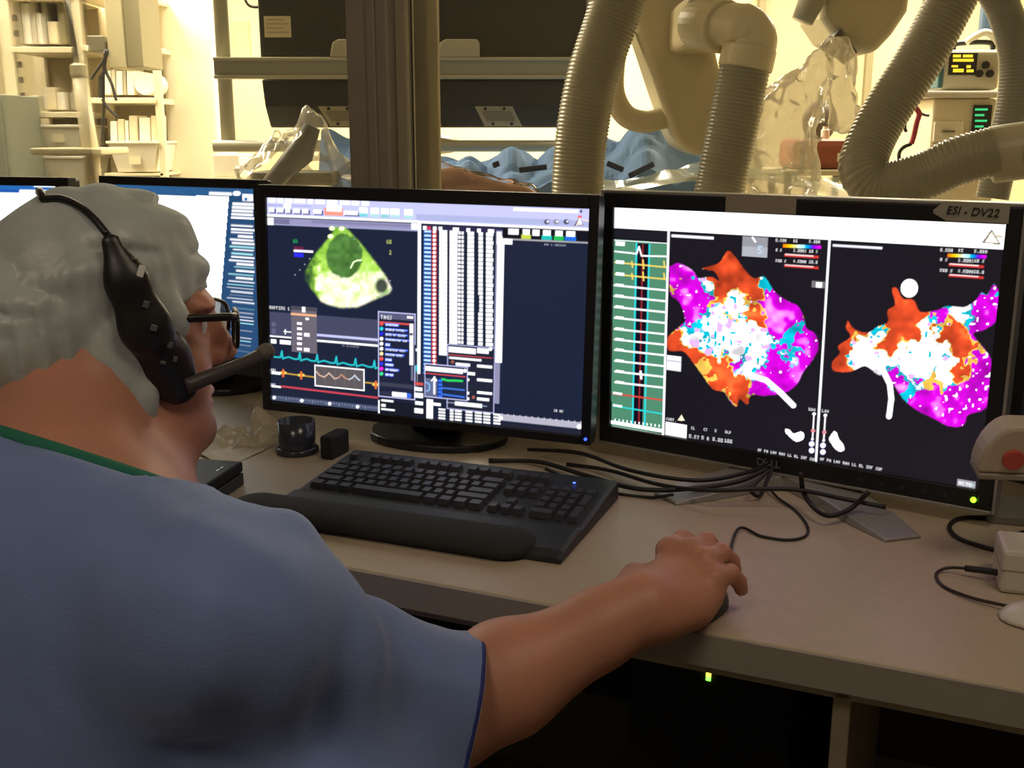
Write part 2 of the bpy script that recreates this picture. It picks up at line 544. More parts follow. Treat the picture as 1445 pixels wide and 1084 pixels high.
class Screen:
    """a raster with nx x ny points; shapes are given in photograph pixels and carried to the screen plane"""
    def __init__(self, corners, nx, ny, bg):
        self.nx, self.ny = nx, ny
        dst = [(0, 0), (nx - 1, 0), (nx - 1, ny - 1), (0, ny - 1)]
        A, b = [], []
        for (x, y), (u, v) in zip(corners, dst):
            A += [[x, y, 1, 0, 0, 0, -u * x, -u * y], [0, 0, 0, x, y, 1, -v * x, -v * y]]
            b += [u, v]
        h = np.linalg.solve(np.array(A, float), np.array(b, float))
        self.H = np.append(h, 1).reshape(3, 3)
        self.im = np.zeros((ny, nx, 3)); self.im[:] = bg
        self.U, self.V = np.meshgrid(np.arange(nx), np.arange(ny))
        Hi = np.linalg.inv(self.H)
        q = np.stack([self.U, self.V, np.ones_like(self.U)], -1) @ Hi.T
        self.PX, self.PY = q[..., 0] / q[..., 2], q[..., 1] / q[..., 2]   # photograph position of every point
    def uv(self, p):
        q = self.H @ np.array([p[0], p[1], 1.0])
        return q[0] / q[2], q[1] / q[2]
    def put(self, mask, c, a=1.0):
        m = np.clip(mask, 0, 1)[..., None] * a
        self.im = self.im * (1 - m) + np.array(c, float) * m
    def rect(self, p0, p1, c, a=1.0):
        u0, v0 = self.uv(p0); u1, v1 = self.uv(p1)
        self.ruv(u0, v0, u1, v1, c, a)
    def ruv(self, u0, v0, u1, v1, c, a=1.0):
        x0, x1 = int(max(0, math.floor(u0 - 1))), int(min(self.nx, math.ceil(u1 + 2)))
        y0, y1 = int(max(0, math.floor(v0 - 1))), int(min(self.ny, math.ceil(v1 + 2)))
        if x1 <= x0 or y1 <= y0: return
        U = self.U[y0:y1, x0:x1]; V = self.V[y0:y1, x0:x1]
        m = np.clip(np.minimum(U - u0, u1 - U) + .5, 0, 1) * np.clip(np.minimum(V - v0, v1 - V) + .5, 0, 1) * a
        self.im[y0:y1, x0:x1] = self.im[y0:y1, x0:x1] * (1 - m[..., None]) + np.array(c, float) * m[..., None]
    def frame(self, p0, p1, c, w=1.2):
        u0, v0 = self.uv(p0); u1, v1 = self.uv(p1)
        self.ruv(u0, v0, u1, v0 + w, c); self.ruv(u0, v1 - w, u1, v1, c)
        self.ruv(u0, v0, u0 + w, v1, c); self.ruv(u1 - w, v0, u1, v1, c)
    def line(self, pts, c, w=1.5, a=1.0):
        d = np.full(self.PX.shape, 1e9)
        for (x0, y0), (x1, y1) in zip(pts[:-1], pts[1:]):
            mk = (self.PX > min(x0, x1) - w - 2) & (self.PX < max(x0, x1) + w + 2) & (self.PY > min(y0, y1) - w - 2) & (self.PY < max(y0, y1) + w + 2)
            X, Y = self.PX[mk], self.PY[mk]
            dx, dy = x1 - x0, y1 - y0
            t = np.clip(((X - x0) * dx + (Y - y0) * dy) / (dx * dx + dy * dy + 1e-9), 0, 1)
            d[mk] = np.minimum(d[mk], np.hypot(X - x0 - t * dx, Y - y0 - t * dy))
        self.put(np.clip(w / 2 - d + .5, 0, 1), c, a)
    def inside(self, poly):
        X, Y = self.PX, self.PY
        m = np.zeros(X.shape, bool)
        n = len(poly)
        for i in range(n):
            x0, y0 = poly[i]; x1, y1 = poly[(i + 1) % n]
            if y0 == y1: continue
            cr = ((y0 > Y) != (y1 > Y)) & (X < (x1 - x0) * (Y - y0) / (y1 - y0) + x0)
            m ^= cr
        return m
    def poly(self, pts, c, a=1.0):
        self.put(self.inside(pts).astype(float), c, a)
    def ell(self, x, y, rx, ry, c, a=1.0, soft=0.0):
        d = np.hypot((self.PX - x) / rx, (self.PY - y) / ry)
        self.put(np.clip((1 - d) * min(rx, ry) / max(soft, 1.0) + .5, 0, 1), c, a)
    def text(self, p, s, c, size=1.0, a=1.0):
        u, v = self.uv(p)
        for ch in s.upper():
            gl = FONT.get(ch)
            if gl is not None:
                for r_ in range(5):
                    for k in range(3):
                        if gl[r_, k]:
                            self.ruv(u + k * size, v + r_ * size, u + (k + .75) * size, v + (r_ + .75) * size, c, a)
            u += 4 * size
    def noise(self, sc, seed=0, ox=0):
        P = np.stack([self.PX.ravel() + ox, self.PY.ravel(), np.zeros(self.PX.size) + seed * 3.7], 1)
        return vnoise(P, 1.0 / sc, seed).reshape(self.PX.shape)

W_ = (1.45, 1.45, 1.5)
def C8(r_, g_, b_, k=1.0):
    return tuple(np.array(srgb(r_, g_, b_)) * k)

def screen_mapping():
    S = Screen([(376, 275.5), (831, 295.5), (821, 613), (383, 570)], 500, 312, C8(27, 36, 60))
    lav = C8(198, 200, 245, 1.15)
    S.rect((376, 275.5), (831, 324), lav)
    S.rect((590, 301), (831, 321), C8(178, 184, 228, 1.1))
    for x0, x1 in ((378, 389), (391, 400), (402, 413), (415, 432), (435, 443), (446, 460), (463, 478), (481, 496), (498, 509), (512, 523)):
        k = (x0 - 376) * .044
        S.rect((x0, 276 + k), (x1, 282.5 + k + .3), W_)
    S.rect((377, 286), (400, 288), C8(140, 135, 200)); S.rect((412, 287.4), (440, 289.4), C8(140, 135, 200))
    S.rect((400, 284), (411, 291), W_)
    for x0, x1 in ((379, 387), (390, 400), (403, 410), (414, 424), (427, 436), (443, 455), (487, 507)):
        k = (x0 - 376) * .05
        S.rect((x0 + 1, 291.5 + k), (x1 + 2.5, 298 + k + .5), C8(95, 88, 150))
        S.rect((x0, 290 + k), (x1, 296 + k + .5), W_)
    S.rect((459, 291), (486, 303), C8(240, 150, 130, 1.2)); S.rect((462, 287), (484, 297), W_)
    for x0, x1, c in ((509, 521, C8(120, 205, 215, 1.2)), (525, 537, C8(190, 235, 240)), (540, 551, C8(150, 220, 230)), (553, 566, C8(190, 235, 240)), (573, 585, C8(190, 235, 240))):
        k = (x0 - 376) * .05
        S.rect((x0, 284 + k), (x1, 296 + k), W_); S.rect((x0, 292.5 + k), (x1, 298 + k), c)
    S.rect((376, 300), (594, 313.5), W_); S.rect((377, 304.5), (593, 324.5), C8(160, 158, 200))
    S.rect((377, 304.5), (386, 315.5), W_); S.rect((583, 314), (593, 323.5), W_)
    S.rect((386, 306), (409, 315), C8(125, 122, 160)); S.rect((440, 309), (582, 320), C8(140, 138, 178))
    S.rect((377, 313.5), (594, 325.5), lav, .9)
    # header text and icons on the right
    for i in range(18):
        S.rect((726 + i * 5, 293.2 + i * .22), (730.4 + i * 5, 297.5 + i * .23), W_)
    S.rect((818, 297), (820.5, 301), C8(30, 30, 80))
    for x, c in ((772, (100, 100, 130)), (785, (150, 150, 175)), (799, (80, 85, 110))):
        S.ell(x, 313.5, 4, 3.6, C8(*c)); S.ell(x + 1.5, 313, 1.5, 1.2, W_)
    S.poly([(816, 308), (823, 319), (809, 319)], C8(140, 125, 135)); S.poly([(817, 306), (821, 318), (813, 318)], (1.5, 1.2, 1.05))
    S.ell(817.5, 306.5, 3, 2, C8(250, 110, 120)); S.line([(822, 311), (829, 312.5)], C8(250, 215, 205, 1.2), 2)
    S.rect((594, 313), (831, 326.5), W_, .0)
    S.line([(594, 312.6), (831, 324.5)], W_, 3)
    # echo fan
    fan = [(467, 319), (490, 320), (513.5, 345.6), (533, 371), (547, 390), (555, 407), (552, 413), (531, 422), (507, 433), (483, 434), (466, 430), (455, 425), (439, 405), (428, 389), (442, 362), (460, 341), (473, 325)]
    m = S.inside(fan).astype(float)
    for _ in range(4):
        m = (m + np.roll(m, 1, 0) + np.roll(m, -1, 0) + np.roll(m, 1, 1) + np.roll(m, -1, 1)) / 5
    n1 = S.noise(9, 1) + .5 * S.noise(4, 2)
    left = np.clip((S.PX - 430 + n1 * 7) / 30, 0, 1)
    lev = np.clip(.80 + .22 * n1 + np.clip((S.PY - 360) / 90, -.12, .42), 0, 1.5) * np.clip(left + .2, 0, 1)
    gcol = np.stack([lev ** 1.5 * .62 + np.clip(lev - .95, 0, 1) * 1.3, lev * .98 + .02, lev ** 2 * .16 + np.clip(lev - .95, 0, 1) * 2.2], -1)
    mm = (m * np.clip(left * 1.6, 0, 1))[..., None]
    S.im = S.im * (1 - mm) + gcol * mm
    dch = np.hypot((S.PX - 488) / 27, (S.PY - 360) / 34) + n1 * .07
    cm = np.clip((1.0 - dch) * 9, 0, 1) * np.clip(m * 1.3, 0, 1)
    ch = .09 + .035 * S.noise(6, 5)
    S.im = S.im * (1 - cm[..., None]) + np.stack([ch * .95, ch * 2.5, ch * .52], -1) * cm[..., None]
    S.line([(497, 377), (501, 369), (506, 366.5), (512, 366.5)], (1.0, 1.3, .7), 2.2)
    S.ell(541, 403, 9, 11, C8(28, 48, 45), .95, 5); S.line([(534, 419), (547, 413.5), (555, 406)], C8(150, 200, 140), 1.4)
    for x, y in ((470, 320.5), (468, 332), (484, 321)): S.ell(x, y, 4, 3, (1.2, 1.5, .8))
    for x, y in ((438, 364), (431, 372), (424, 380), (417, 387), (553, 396), (502, 336), (510, 345)): S.ell(x, y, .9, .9, C8(170, 190, 180))
    S.text((414, 336), 'HD', C8(40, 220, 110), 1.1); S.rect((415, 346.5), (429, 351.5), C8(120, 35, 75))
    S.rect((415, 350.8), (443, 355.6), (1.3, 1.2, 1.4)); S.rect((415.5, 355.5), (429, 361.8), (.03, .03, 1.3))
    S.text((548, 337.5), 'GN', C8(225, 240, 130, 1.2), 1.1); S.text((552, 352.5), '2', C8(225, 240, 130, 1.2), 1.2)
    # lower left panels
    S.rect((380, 440), (537, 486), C8(72, 76, 104)); S.text((380, 431.5), 'MAPPING 1', W_, 1.0)
    S.rect((383, 455), (389, 462), C8(100, 104, 135)); S.rect((383, 464), (389, 472), C8(100, 104, 135))
    S.rect((380, 474), (412, 478.5), W_); S.rect((448, 471.5), (537, 482), lav); S.rect((448, 480), (537, 490), W_)
    for x in (382, 395, 403): S.rect((x, 479.5 + (x - 382) * .08), (x + 8, 486 + (x - 382) * .08), W_)
    S.rect((448, 488), (537, 570), C8(27, 36, 60), .6)
    S.line([(401, 468.5), (411, 469.5)], W_, 1.2); S.line([(403, 466), (403, 472)], W_, 1.4)
    S.rect((411, 432), (449, 500.5), C8(112, 106, 120)); S.rect((411, 432), (449, 440), C8(80, 76, 90))
    S.rect((411, 441.5), (448, 447.5), C8(240, 175, 130, 1.2)); S.rect((427, 433), (432, 441), W_)
    for i, y in enumerate((455, 462.5, 470, 476.5, 484, 491.5)):
        S.rect((420, y), (427, y + 4), W_)
        if i in (2, 5): S.rect((430, y + .5), (438, y + 6), W_)
    S.rect((432, 448.5), (437, 452), W_)
    S.text((485, 487), 'NO RECORDING', C8(150, 155, 180), .6)
    ecg = []
    for i, xs in enumerate((398, 424, 449, 476.5, 504, 531)):
        yb = 505 + (xs - 386) * .1
        ecg += [(xs - 8, yb - .6), (xs - 2, yb - .5), (xs, yb - 9.5), (xs + 1.5, yb + 1.5), (xs + 5, yb + .2), (xs + 10, yb - 1)]
    S.line([(387, 505)] + ecg, C8(40, 205, 215), 2.2)
    S.line([(395, 528), (445, 534)], C8(205, 165, 70), 2); S.line([(517, 541), (537, 543)], C8(205, 165, 70), 2)
    for x in (400, 426, 533):
        y = 527.5 + (x - 395) * .12
        S.ell(x, y, 5, 2.2, C8(250, 205, 90, 1.2)); S.line([(x, y - 4), (x, y + 5)], C8(240, 120, 60), 3)
    S.text((382, 522), 'ABL', W_, .9); S.text((382, 543), 'ABL', W_, .9)
    S.rect((383, 526), (396, 531), W_); S.rect((383, 546), (397, 550), W_)
    S.line([(397, 547.6), (537, 563)], C8(215, 72, 90), 2.6)
    S.rect((445, 516), (517, 553.5), C8(98, 92, 96)); S.frame((445, 516), (517, 553.5), W_, 1.8)
    for k in range(1, 5): S.rect((445 + k * 14.3, 518 + k), (445.8 + k * 14.3, 550 + k * .8), C8(130, 125, 128))
    S.line([(448, 526), (452, 531), (459, 534), (463, 531), (466, 528), (470, 532), (474, 536), (479, 535)], C8(230, 195, 175), 1.8)
    S.line([(479, 535), (484, 530), (489, 535), (495, 537)], C8(215, 150, 130), 1.8)
    S.line([(495, 537), (499, 535), (503, 531), (507, 536), (510, 538)], C8(215, 225, 245), 1.8)
    S.rect((383, 560), (537, 588), C8(76, 86, 116))
    for i in range(40): S.rect((385 + i * 3.8, 561.8 + i * .38), (386 + i * 3.8, (565.5 if i % 5 == 0 else 563.6) + i * .38), C8(165, 175, 200))
    for x in (387, 427, 467, 507): S.ell(x, 564 + (x - 387) * .1, 2.4, 2.4, W_)
    S.rect((383, 567.5), (595, 600), C8(8, 9, 14))
    # list of tags
    S.rect((536, 439), (588.5, 584), C8(30, 36, 62)); S.rect((537, 440), (588, 453), C8(92, 95, 128))
    S.text((540, 444.5), 'TAGS', W_, 1.2); S.rect((577, 446), (586, 450), (1.3, 1.1, 1.15))
    S.rect((538, 453.5), (586, 459.5), C8(235, 85, 80))
    dots = [(235, 80, 80), (40, 200, 220), (40, 40, 235), (255, 255, 255), (255, 255, 255), (255, 255, 245), (255, 230, 170), (250, 80, 80), (50, 50, 250), (250, 40, 230), (60, 220, 140)]
    names = ['LOCATION', 'DOUBLE POTEN.', 'ENTR OF BLOCK', 'FRAGMENTED SIG', 'HIS', 'LOCATION ONLY', 'PACING SITE', 'SCAR', 'PACED', 'AV RIGHT', 'AV IN']
    for i, (c, t) in enumerate(zip(dots, names)):
        y = 457 + i * 7.15
        S.ell(541, y, 2.6, 2.6, C8(*c, 1.3))
        S.rect((546, y - 1.4), (546 + 1.25 * 2.0 * len(t), y + 4.4), C8(40, 80, 235, 1.1))
        S.rect((546.5, y - .5), (546 + 1.2 * 2.0 * len(t), y + 3.2), C8(190, 215, 255), .8)
        S.text((547, y - .3), t, W_, .62)
    S.rect((581, 457), (586, 516), W_); S.rect((581, 470), (585.5, 474), C8(60, 60, 90)); S.rect((583, 516), (586, 538), C8(120, 122, 150))
    S.frame((536, 439), (589, 566), lav, 1.5)
    S.rect((538, 540), (586, 550), C8(62, 66, 86)); S.rect((538, 553), (586, 562), C8(48, 54, 80))
    S.rect((556, 554), (577, 562.5), W_); S.rect((577, 556), (583, 563), C8(60, 110, 240, 1.1))
    S.rect((537, 566), (590, 600), C8(22, 26, 40)); S.rect((536.5, 566), (538.5, 585), W_)
    for y, w in ((565, 17), (571.5, 6), (577.5, 19)): S.rect((541, y), (541 + w, y + 4.2), W_)
    # dividers, event list
    S.rect((592.3, 312), (596, 548), W_); S.rect((588.5, 492), (593, 496), W_)
    S.line([(588.7, 488), (589, 516)], C8(30, 30, 60), 2); S.rect((589, 516), (592, 525), C8(40, 200, 215))
    S.rect((597, 316), (712, 330), C8(45, 42, 78))
    for x, c in ((602, W_), (608, C8(215, 60, 90)), (616, W_), (624, W_), (644, W_), (663, W_), (678, W_), (693, W_)):
        S.rect((x - 2.5, 318 + (x - 600) * .055), (x + (6 if x in (644, 693) else 2.5), 323.5 + (x - 600) * .055), c)
    for i in range(42):
        y = 325.5 + i * 5.9
        if y > 561: break
        k = .055 + .0018 * i * .5
        def cell(x0, x1, c, h=4.3):
            yy = y + (x0 - 600) * k
            S.rect((x0, yy - h / 2), (x1, yy + h / 2 + (x1 - x0) * k), c)
        cell(600.5, 611, C8(70, 140, 245)); cell(601.5, 610.5, C8(200, 228, 255, 1.2), 2.4)
        cell(612, 619, C8(225, 70, 70), 5.2)
        S.ell(615.6, y + .9, 2.2, 2.0, W_)
        if y > 500: continue
        cell(622.5, 633.5, W_, 5.4); cell(637, 648, W_, 5.6); cell(649, 652.4, W_, 4); cell(653.6, 656.6, W_, 4.2)
        cell(662, 671, W_, 5.0); cell(677.5 + (1.5 if 14 < i < 19 else 0), 683.5, W_, 4.8); cell(688, 698 - (i % 2), W_, 4.9)
    S.rect((702, 325), (707, 570), C8(150, 150, 185)); S.rect((704, 333), (710.5, 512), W_); S.rect((703, 327), (709, 345), W_)
    # right panel
    S.rect((711, 321), (829, 343), C8(14, 17, 30))
    for x0, x1, c in ((718, 733, None), (738, 748.5, (205, 215, 80)), (751.5, 762, None), (766, 777.5, (30, 195, 190)), (783, 794, (30, 190, 90)), (798, 811, (30, 110, 225))):
        k = (x0 - 711) * .05
        S.rect((x0 + 1, 322 + k), (x1, 331 + k), W_)
        if c: S.rect((x0 - 1, 329.5 + k), (x1 + 1.5, 336.5 + k), C8(*c, 1.1))
    S.rect((712, 336), (829, 344.5), C8(185, 185, 190)); S.rect((712, 338), (829, 346.5), C8(27, 36, 60))
    S.rect((711, 336.5), (724.5, 345), W_); S.text((769, 343.5), 'MAP 1 CARDIAC', C8(190, 195, 215), .6)
    S.text((783, 577), '30 MS', W_, .7)
    S.rect((706, 584), (821, 604), C8(190, 188, 205)); S.rect((700, 596), (821, 613), C8(36, 36, 52))
    for i in range(14): S.rect((710 + i * 8.4, 583.3 + i * .78), (711.6 + i * 8.4, 586.8 + i * .78), C8(205, 205, 225))
    S.ell(709, 590, 3, 2.8, W_); S.ell(818, 601, 3.4, 3.4, W_)
    # two small windows in front of the list
    S.rect((634, 486), (699, 585), C8(34, 38, 58)); S.frame((634, 485), (700, 584), C8(170, 172, 215, 1.1), 1.6)
    S.rect((636, 489), (674, 500), W_); S.rect((676, 491), (692, 499.5), W_); S.ell(694.5, 492.5, 2.6, 2.6, W_)
    S.rect((636, 500), (697, 506), C8(230, 85, 82)); S.rect((637, 503.5), (682, 510), W_)
    for x0, y, w in ((646, 512, 20), (676, 514.5, 21), (656, 524.5, 17), (676, 534, 21), (676, 552, 21), (676, 561, 17)):
        S.rect((x0, y), (x0 + w, y + 5.5), W_)
    for x, y in ((641.5, 511), (671, 561)): S.ell(x, y, 2.4, 2.4, C8(170, 95, 85))
    for y in (534, 553, 561): S.rect((660, y), (665, y + 4), W_)
    S.rect((602, 514), (662, 566), C8(32, 42, 72)); S.rect((603, 517), (656, 528), W_); S.ell(659, 523.5, 2.6, 2.6, W_)
    S.rect((603, 526.5), (660, 533), C8(225, 80, 80)); S.rect((602, 534), (620, 562), C8(105, 112, 150))
    S.line([(604, 540), (609, 543), (609, 551), (605, 553)], C8(140, 190, 250), 2); S.line([(616, 556), (616, 533)], W_, 2.6); S.line([(612, 538), (616, 533), (619, 538)], W_, 1.6)
    for y in (536, 541.5, 547, 552, 557.5): S.rect((621.5, y), (627, y + 4.2), C8(50, 110, 245, 1.2))
    S.line([(627, 535.5), (635, 537.5), (645, 537.5), (655, 538)], C8(45, 205, 90, 1.2), 3)
    S.line([(627, 548), (658, 551)], C8(70, 130, 240), 2); S.line([(627, 557), (658, 561)], C8(60, 120, 235), 2.4)
    S.frame((602, 513), (662.5, 566.5), lav, 1.4)
    S.rect((592, 528), (602, 562), C8(40, 46, 70)); S.rect((588, 540), (600, 545), C8(225, 85, 85)); S.rect((588, 547), (599, 553), W_); S.rect((588, 555), (600, 563), W_)
    S.rect((589, 566), (604, 600), C8(24, 28, 44)); S.rect((589, 567), (600, 573), W_); S.rect((588, 577), (600, 585), W_)
    S.rect((605, 564), (614, 592), W_); S.rect((614, 569), (625, 574), W_)
    S.rect((633, 568), (690, 574), C8(190, 210, 250, 1.2)); S.rect((645, 567), (683, 576), W_)
    for x0 in (622, 638, 645, 660, 673, 685, 699):
        for r_ in range(4):
            y = 577 + r_ * 4.2 + (x0 - 622) * .085
            S.rect((x0, y), (x0 + (9.5 if x0 != 638 else 5), y + 3.4), W_)
    S.rect((383, 604), (700, 613.5), C8(6, 7, 10), .0)
    return S

ORANGE, MAG, CYA, YEL, WHI = (.86, .085, .022), (.78, .0, .84), (.0, .62, .80), (1.0, .62, .10), (1.5, 1.45, 1.5)
def heart_map(S, outline, seeds, seed):
    conv = lambda p: (850 + p[0] / 2.408, 270 + p[1] / 2.408)
    poly = smooth_path([np.array(conv(p)) for p in outline + outline[:1]], 5)
    m = S.inside([tuple(p) for p in poly]).astype(float)
    m = (m * 2 + np.roll(m, 1, 0) + np.roll(m, -1, 0) + np.roll(m, 1, 1) + np.roll(m, -1, 1)) / 6
    mk = m > 0.01
    wx = S.noise(13, seed) * 12 + S.noise(5.5, seed + 1) * 8 + S.noise(2.7, seed + 4) * 1.8
    wy = S.noise(13, seed + 2) * 12 + S.noise(5.5, seed + 3) * 8 + S.noise(2.7, seed + 5) * 1.8
    X, Y = (S.PX + wx)[mk], (S.PY + wy)[mk]
    ks = list(seeds)
    dist = np.stack([np.min([np.hypot(X - conv(p)[0], Y - conv(p)[1]) - p[2] * {'w': .78, 'o': .84}.get(k, 1.0) for p in seeds[k]], 0) for k in ks], 0)
    pal = {'o': ORANGE, 'm': MAG, 'c': CYA, 'y': YEL, 'w': WHI}
    cols = np.array([pal[k] for k in ks])
    o = np.argsort(dist, 0)
    c = cols[o[0]]
    gap = np.take_along_axis(dist, o[1:2], 0)[0] - np.take_along_axis(dist, o[0:1], 0)[0]
    pr = {frozenset('om'): YEL, frozenset('mw'): CYA, frozenset('ow'): YEL, frozenset('oc'): YEL, frozenset('cw'): CYA}
    a0, a1 = np.array(ks)[o[0]], np.array(ks)[o[1]]
    for fs, cc in pr.items():
        x, y = tuple(fs)
        sel = (((a0 == x) & (a1 == y)) | ((a0 == y) & (a1 == x))) & (gap < (4.0 if 'm' in fs else 2.4))
        c[sel] = np.array(cc)
    # light of the rendered model: relief of the drawn surface on the screen
    rel = (S.noise(17, seed + 8) * .55 + S.noise(8, seed + 9) * .35)[mk]
    sh = np.clip(1.0 + rel * .9, .45, 2.2)[:, None]
    c = c * sh
    hi = np.clip((rel - .18) * 2.4, 0, 1)[:, None] * np.where((a0 == 'm') | (a0 == 'o'), .75, 0)[:, None]
    c = c * (1 - hi) + np.where((a0 == 'o')[:, None], np.array([1.0, .33, .06]), np.array([1.1, .6, 1.2])) * hi
    sp = (S.noise(4.6, seed + 12) > .70)[mk] & ((a0 == 'm') | (a0 == 'c'))
    c[sp] = np.array(WHI)
    sp = (S.noise(5.5, seed + 13) > .56)[mk] & (a0 == 'w')
    c[sp] = np.array(CYA)
    sp = (S.noise(8.0, seed + 14) > .42)[mk] & (a0 == 'w')
    c[sp] = np.array([.9, .55, 1.05])
    full = np.zeros_like(S.im); full[mk] = c
    S.im = S.im * (1 - m[..., None]) + full * m[..., None]

def screen_map3d():
    S = Screen([(868, 289.5), (1417, 317), (1386, 690), (860, 601.5)], 560, 350, C8(25, 22, 31))
    S.rect((866, 289), (1418, 352), W_)
    S.text((1218, 330), '- 2 -', C8(200, 235, 240, 1.1), .8)
    S.poly([(1397, 323), (1410, 345), (1384, 342)], C8(150, 140, 120)); S.poly([(1397, 327), (1407, 343), (1388, 341)], (1.2, 1.15, .95)); S.line([(1404, 333), (1411, 334)], C8(220, 205, 175), 3)
    # trace column
    S.rect((867, 320), (944, 337), C8(30, 28, 38)); S.poly([(866, 334), (944, 340), (936, 612), (861, 604)], C8(84, 146, 116))
    S.rect((867, 335), (943, 341), W_)
    S.poly([(899, 340), (918, 341), (906, 600), (893, 598)], C8(18, 14, 30))
    S.line([(899, 340), (892, 599)], C8(40, 225, 230, 1.1), 2.2); S.line([(917.5, 342), (909.5, 600)], C8(40, 225, 230, 1.1), 2.2)
    S.line([(908, 342), (901, 600)], C8(165, 45, 50), 1.8)
    S.rect((869, 337), (882, 344), W_)
    S.line([(868, 351.5), (899, 355), (902.5, 345), (906, 358), (943, 359)], W_, 2)
    for y0 in (367, 384):
        S.line([(868, y0), (943, y0 + 7.5)], C8(245, 215, 100, 1.15), 2)
        for x, a in ((892, 3), (908, 5), (938, 3)): S.line([(x, y0 - a + 2), (x + 1, y0 + a + 4)], C8(245, 215, 100, 1.15), 2)
        S.rect((869, y0 - 3), (881, y0 + 2.5), W_)
    for i, y0 in enumerate((399.6, 415, 430.6, 446, 462, 477, 492, 507.6, 523, 538.6)):
        S.line([(867, y0), (942 - i * .5, y0 + 7.6)], W_, 2.4); S.rect((868, y0 - 2.6), (880, y0 + 2), W_)
    S.line([(904, 523), (905, 533)], W_, 3)
    S.line([(864, 555), (936, 564)], C8(225, 80, 70), 2.4); S.line([(864, 572.5), (936, 584)], C8(40, 225, 225), 2.2)
    S.rect((864, 552), (877, 557), W_); S.rect((864, 570), (877, 575), W_)
    S.rect((861, 593.5), (936, 611), W_)
    for i in range(12): S.rect((866 + i * 5.8, 591 + i * .75), (867.5 + i * 5.8, 595 + i * .75), W_)
    S.rect((863, 601.5), (935, 614), W_)
    # the two maps
    heart_map(S, [(232, 250), (262, 238), (310, 262), (330, 288), (375, 285), (402, 298), (385, 266), (345, 256), (400, 238), (430, 198), (455, 215), (490, 262), (520, 290), (555, 285), (580, 320), (600, 345), (640, 370), (670, 385), (690, 420), (700, 460), (730, 480), (742, 525), (720, 570), (690, 610), (670, 650), (630, 680), (560, 692), (512, 690), (500, 722), (472, 702), (463, 730), (440, 712), (420, 680), (380, 668), (340, 615), (310, 575), (280, 540), (228, 535), (226, 490), (270, 450), (285, 430), (270, 380), (255, 360), (234, 340)],
        {'o': [(440, 235, 22), (420, 285, 22), (500, 320, 26), (535, 420, 20), (245, 512, 24), (310, 556, 22), (420, 625, 30), (480, 670, 20), (400, 572, 16), (445, 655, 14), (400, 345, 18), (360, 262, 9), (236, 300, 8)],
         'w': [(350, 292, 14), (330, 500, 26), (420, 480, 40), (460, 370, 24), (500, 590, 22), (380, 420, 30), (480, 470, 34), (330, 440, 22), (560, 530, 22), (540, 500, 24), (650, 560, 24), (510, 560, 20)],
         'm': [(280, 262, 26), (300, 385, 34), (325, 440, 16), (345, 365, 18), (310, 400, 24), (300, 350, 18), (610, 395, 32), (620, 440, 16), (720, 520, 26), (650, 620, 30), (590, 490, 16), (470, 575, 14), (560, 678, 18), (330, 350, 14), (670, 600, 26), (590, 570, 22), (345, 470, 10), (370, 500, 10), (690, 560, 24), (620, 540, 18), (430, 690, 8)],
         'c': [(370, 330, 8), (322, 382, 8), (600, 500, 14), (650, 480, 12), (552, 297, 8), (440, 688, 6), (590, 662, 8), (660, 465, 10), (250, 265, 6), (480, 360, 6), (640, 645, 8)],
         'y': [(440, 440, 10), (650, 425, 10), (340, 600, 12), (525, 665, 8), (680, 400, 6), (500, 450, 8), (450, 410, 8)]}, 20)
    heart_map(S, [(840, 435), (865, 465), (910, 475), (940, 455), (975, 440), (975, 400), (1000, 380), (988, 330), (1004, 325), (1024, 360), (1060, 365), (1085, 405), (1140, 400), (1175, 385), (1230, 390), (1270, 365), (1288, 340), (1306, 348), (1325, 315), (1335, 320), (1345, 350), (1340, 430), (1300, 465), (1262, 480), (1300, 530), (1325, 580), (1320, 690), (1305, 735), (1250, 755), (1235, 790), (1190, 795), (1140, 770), (1080, 740), (1030, 700), (990, 640), (940, 615), (900, 588), (850, 608), (795, 605), (790, 575), (815, 545), (810, 520), (850, 490), (835, 460)],
        {'o': [(845, 500, 24), (818, 580, 24), (1000, 345, 16), (1020, 430, 40), (1010, 480, 26), (975, 515, 20), (1190, 480, 26), (1250, 530, 26), (1235, 600, 24), (1200, 455, 22), (1230, 640, 10)],
         'w': [(950, 490, 20), (880, 540, 26), (930, 580, 24), (1120, 470, 24), (1090, 580, 30), (1150, 560, 34), (1060, 620, 26), (1215, 415, 22), (1270, 440, 16), (1130, 530, 30), (1180, 620, 22), (1030, 560, 24), (1100, 520, 20), (1180, 560, 22)],
         'm': [(1320, 380, 30), (1290, 450, 22), (1290, 600, 24), (1150, 408, 18), (1010, 645, 22), (1200, 780, 30), (1250, 720, 36), (1140, 735, 26), (1290, 690, 34), (1090, 700, 24), (1310, 640, 24), (1290, 560, 24), (1180, 745, 24), (1110, 600, 8)],
         'c': [(1175, 395, 12), (1328, 325, 18), (1060, 430, 10), (1050, 690, 16), (1245, 590, 8), (1150, 610, 8), (1230, 700, 8), (960, 455, 12), (1300, 345, 8)],
         'y': [(1130, 640, 12), (1160, 690, 12), (1270, 650, 14), (890, 560, 8), (1000, 330, 4), (1270, 380, 6)]}, 50)
    S.ell(1284.5, 405, 12, 13, W_)
    S.line([(1057, 527), (1084, 535), (1104, 552), (1123, 571)], W_, 8)
    S.line([(1249, 520), (1259, 540), (1261.5, 561), (1258.5, 586)], W_, 8)
    S.rect((936, 500), (936.5, 501), W_)
    # dividing lines, labels, legends
    S.line([(945, 322), (936, 620)], W_, 3); S.line([(1172.5, 335), (1155.5, 656)], W_, 3)
    S.rect((949, 328), (1009, 335.5), (1.2, 1.15, 1.3)); S.rect((1177, 343), (1246, 350.5), (1.1, 1.08, 1.25))
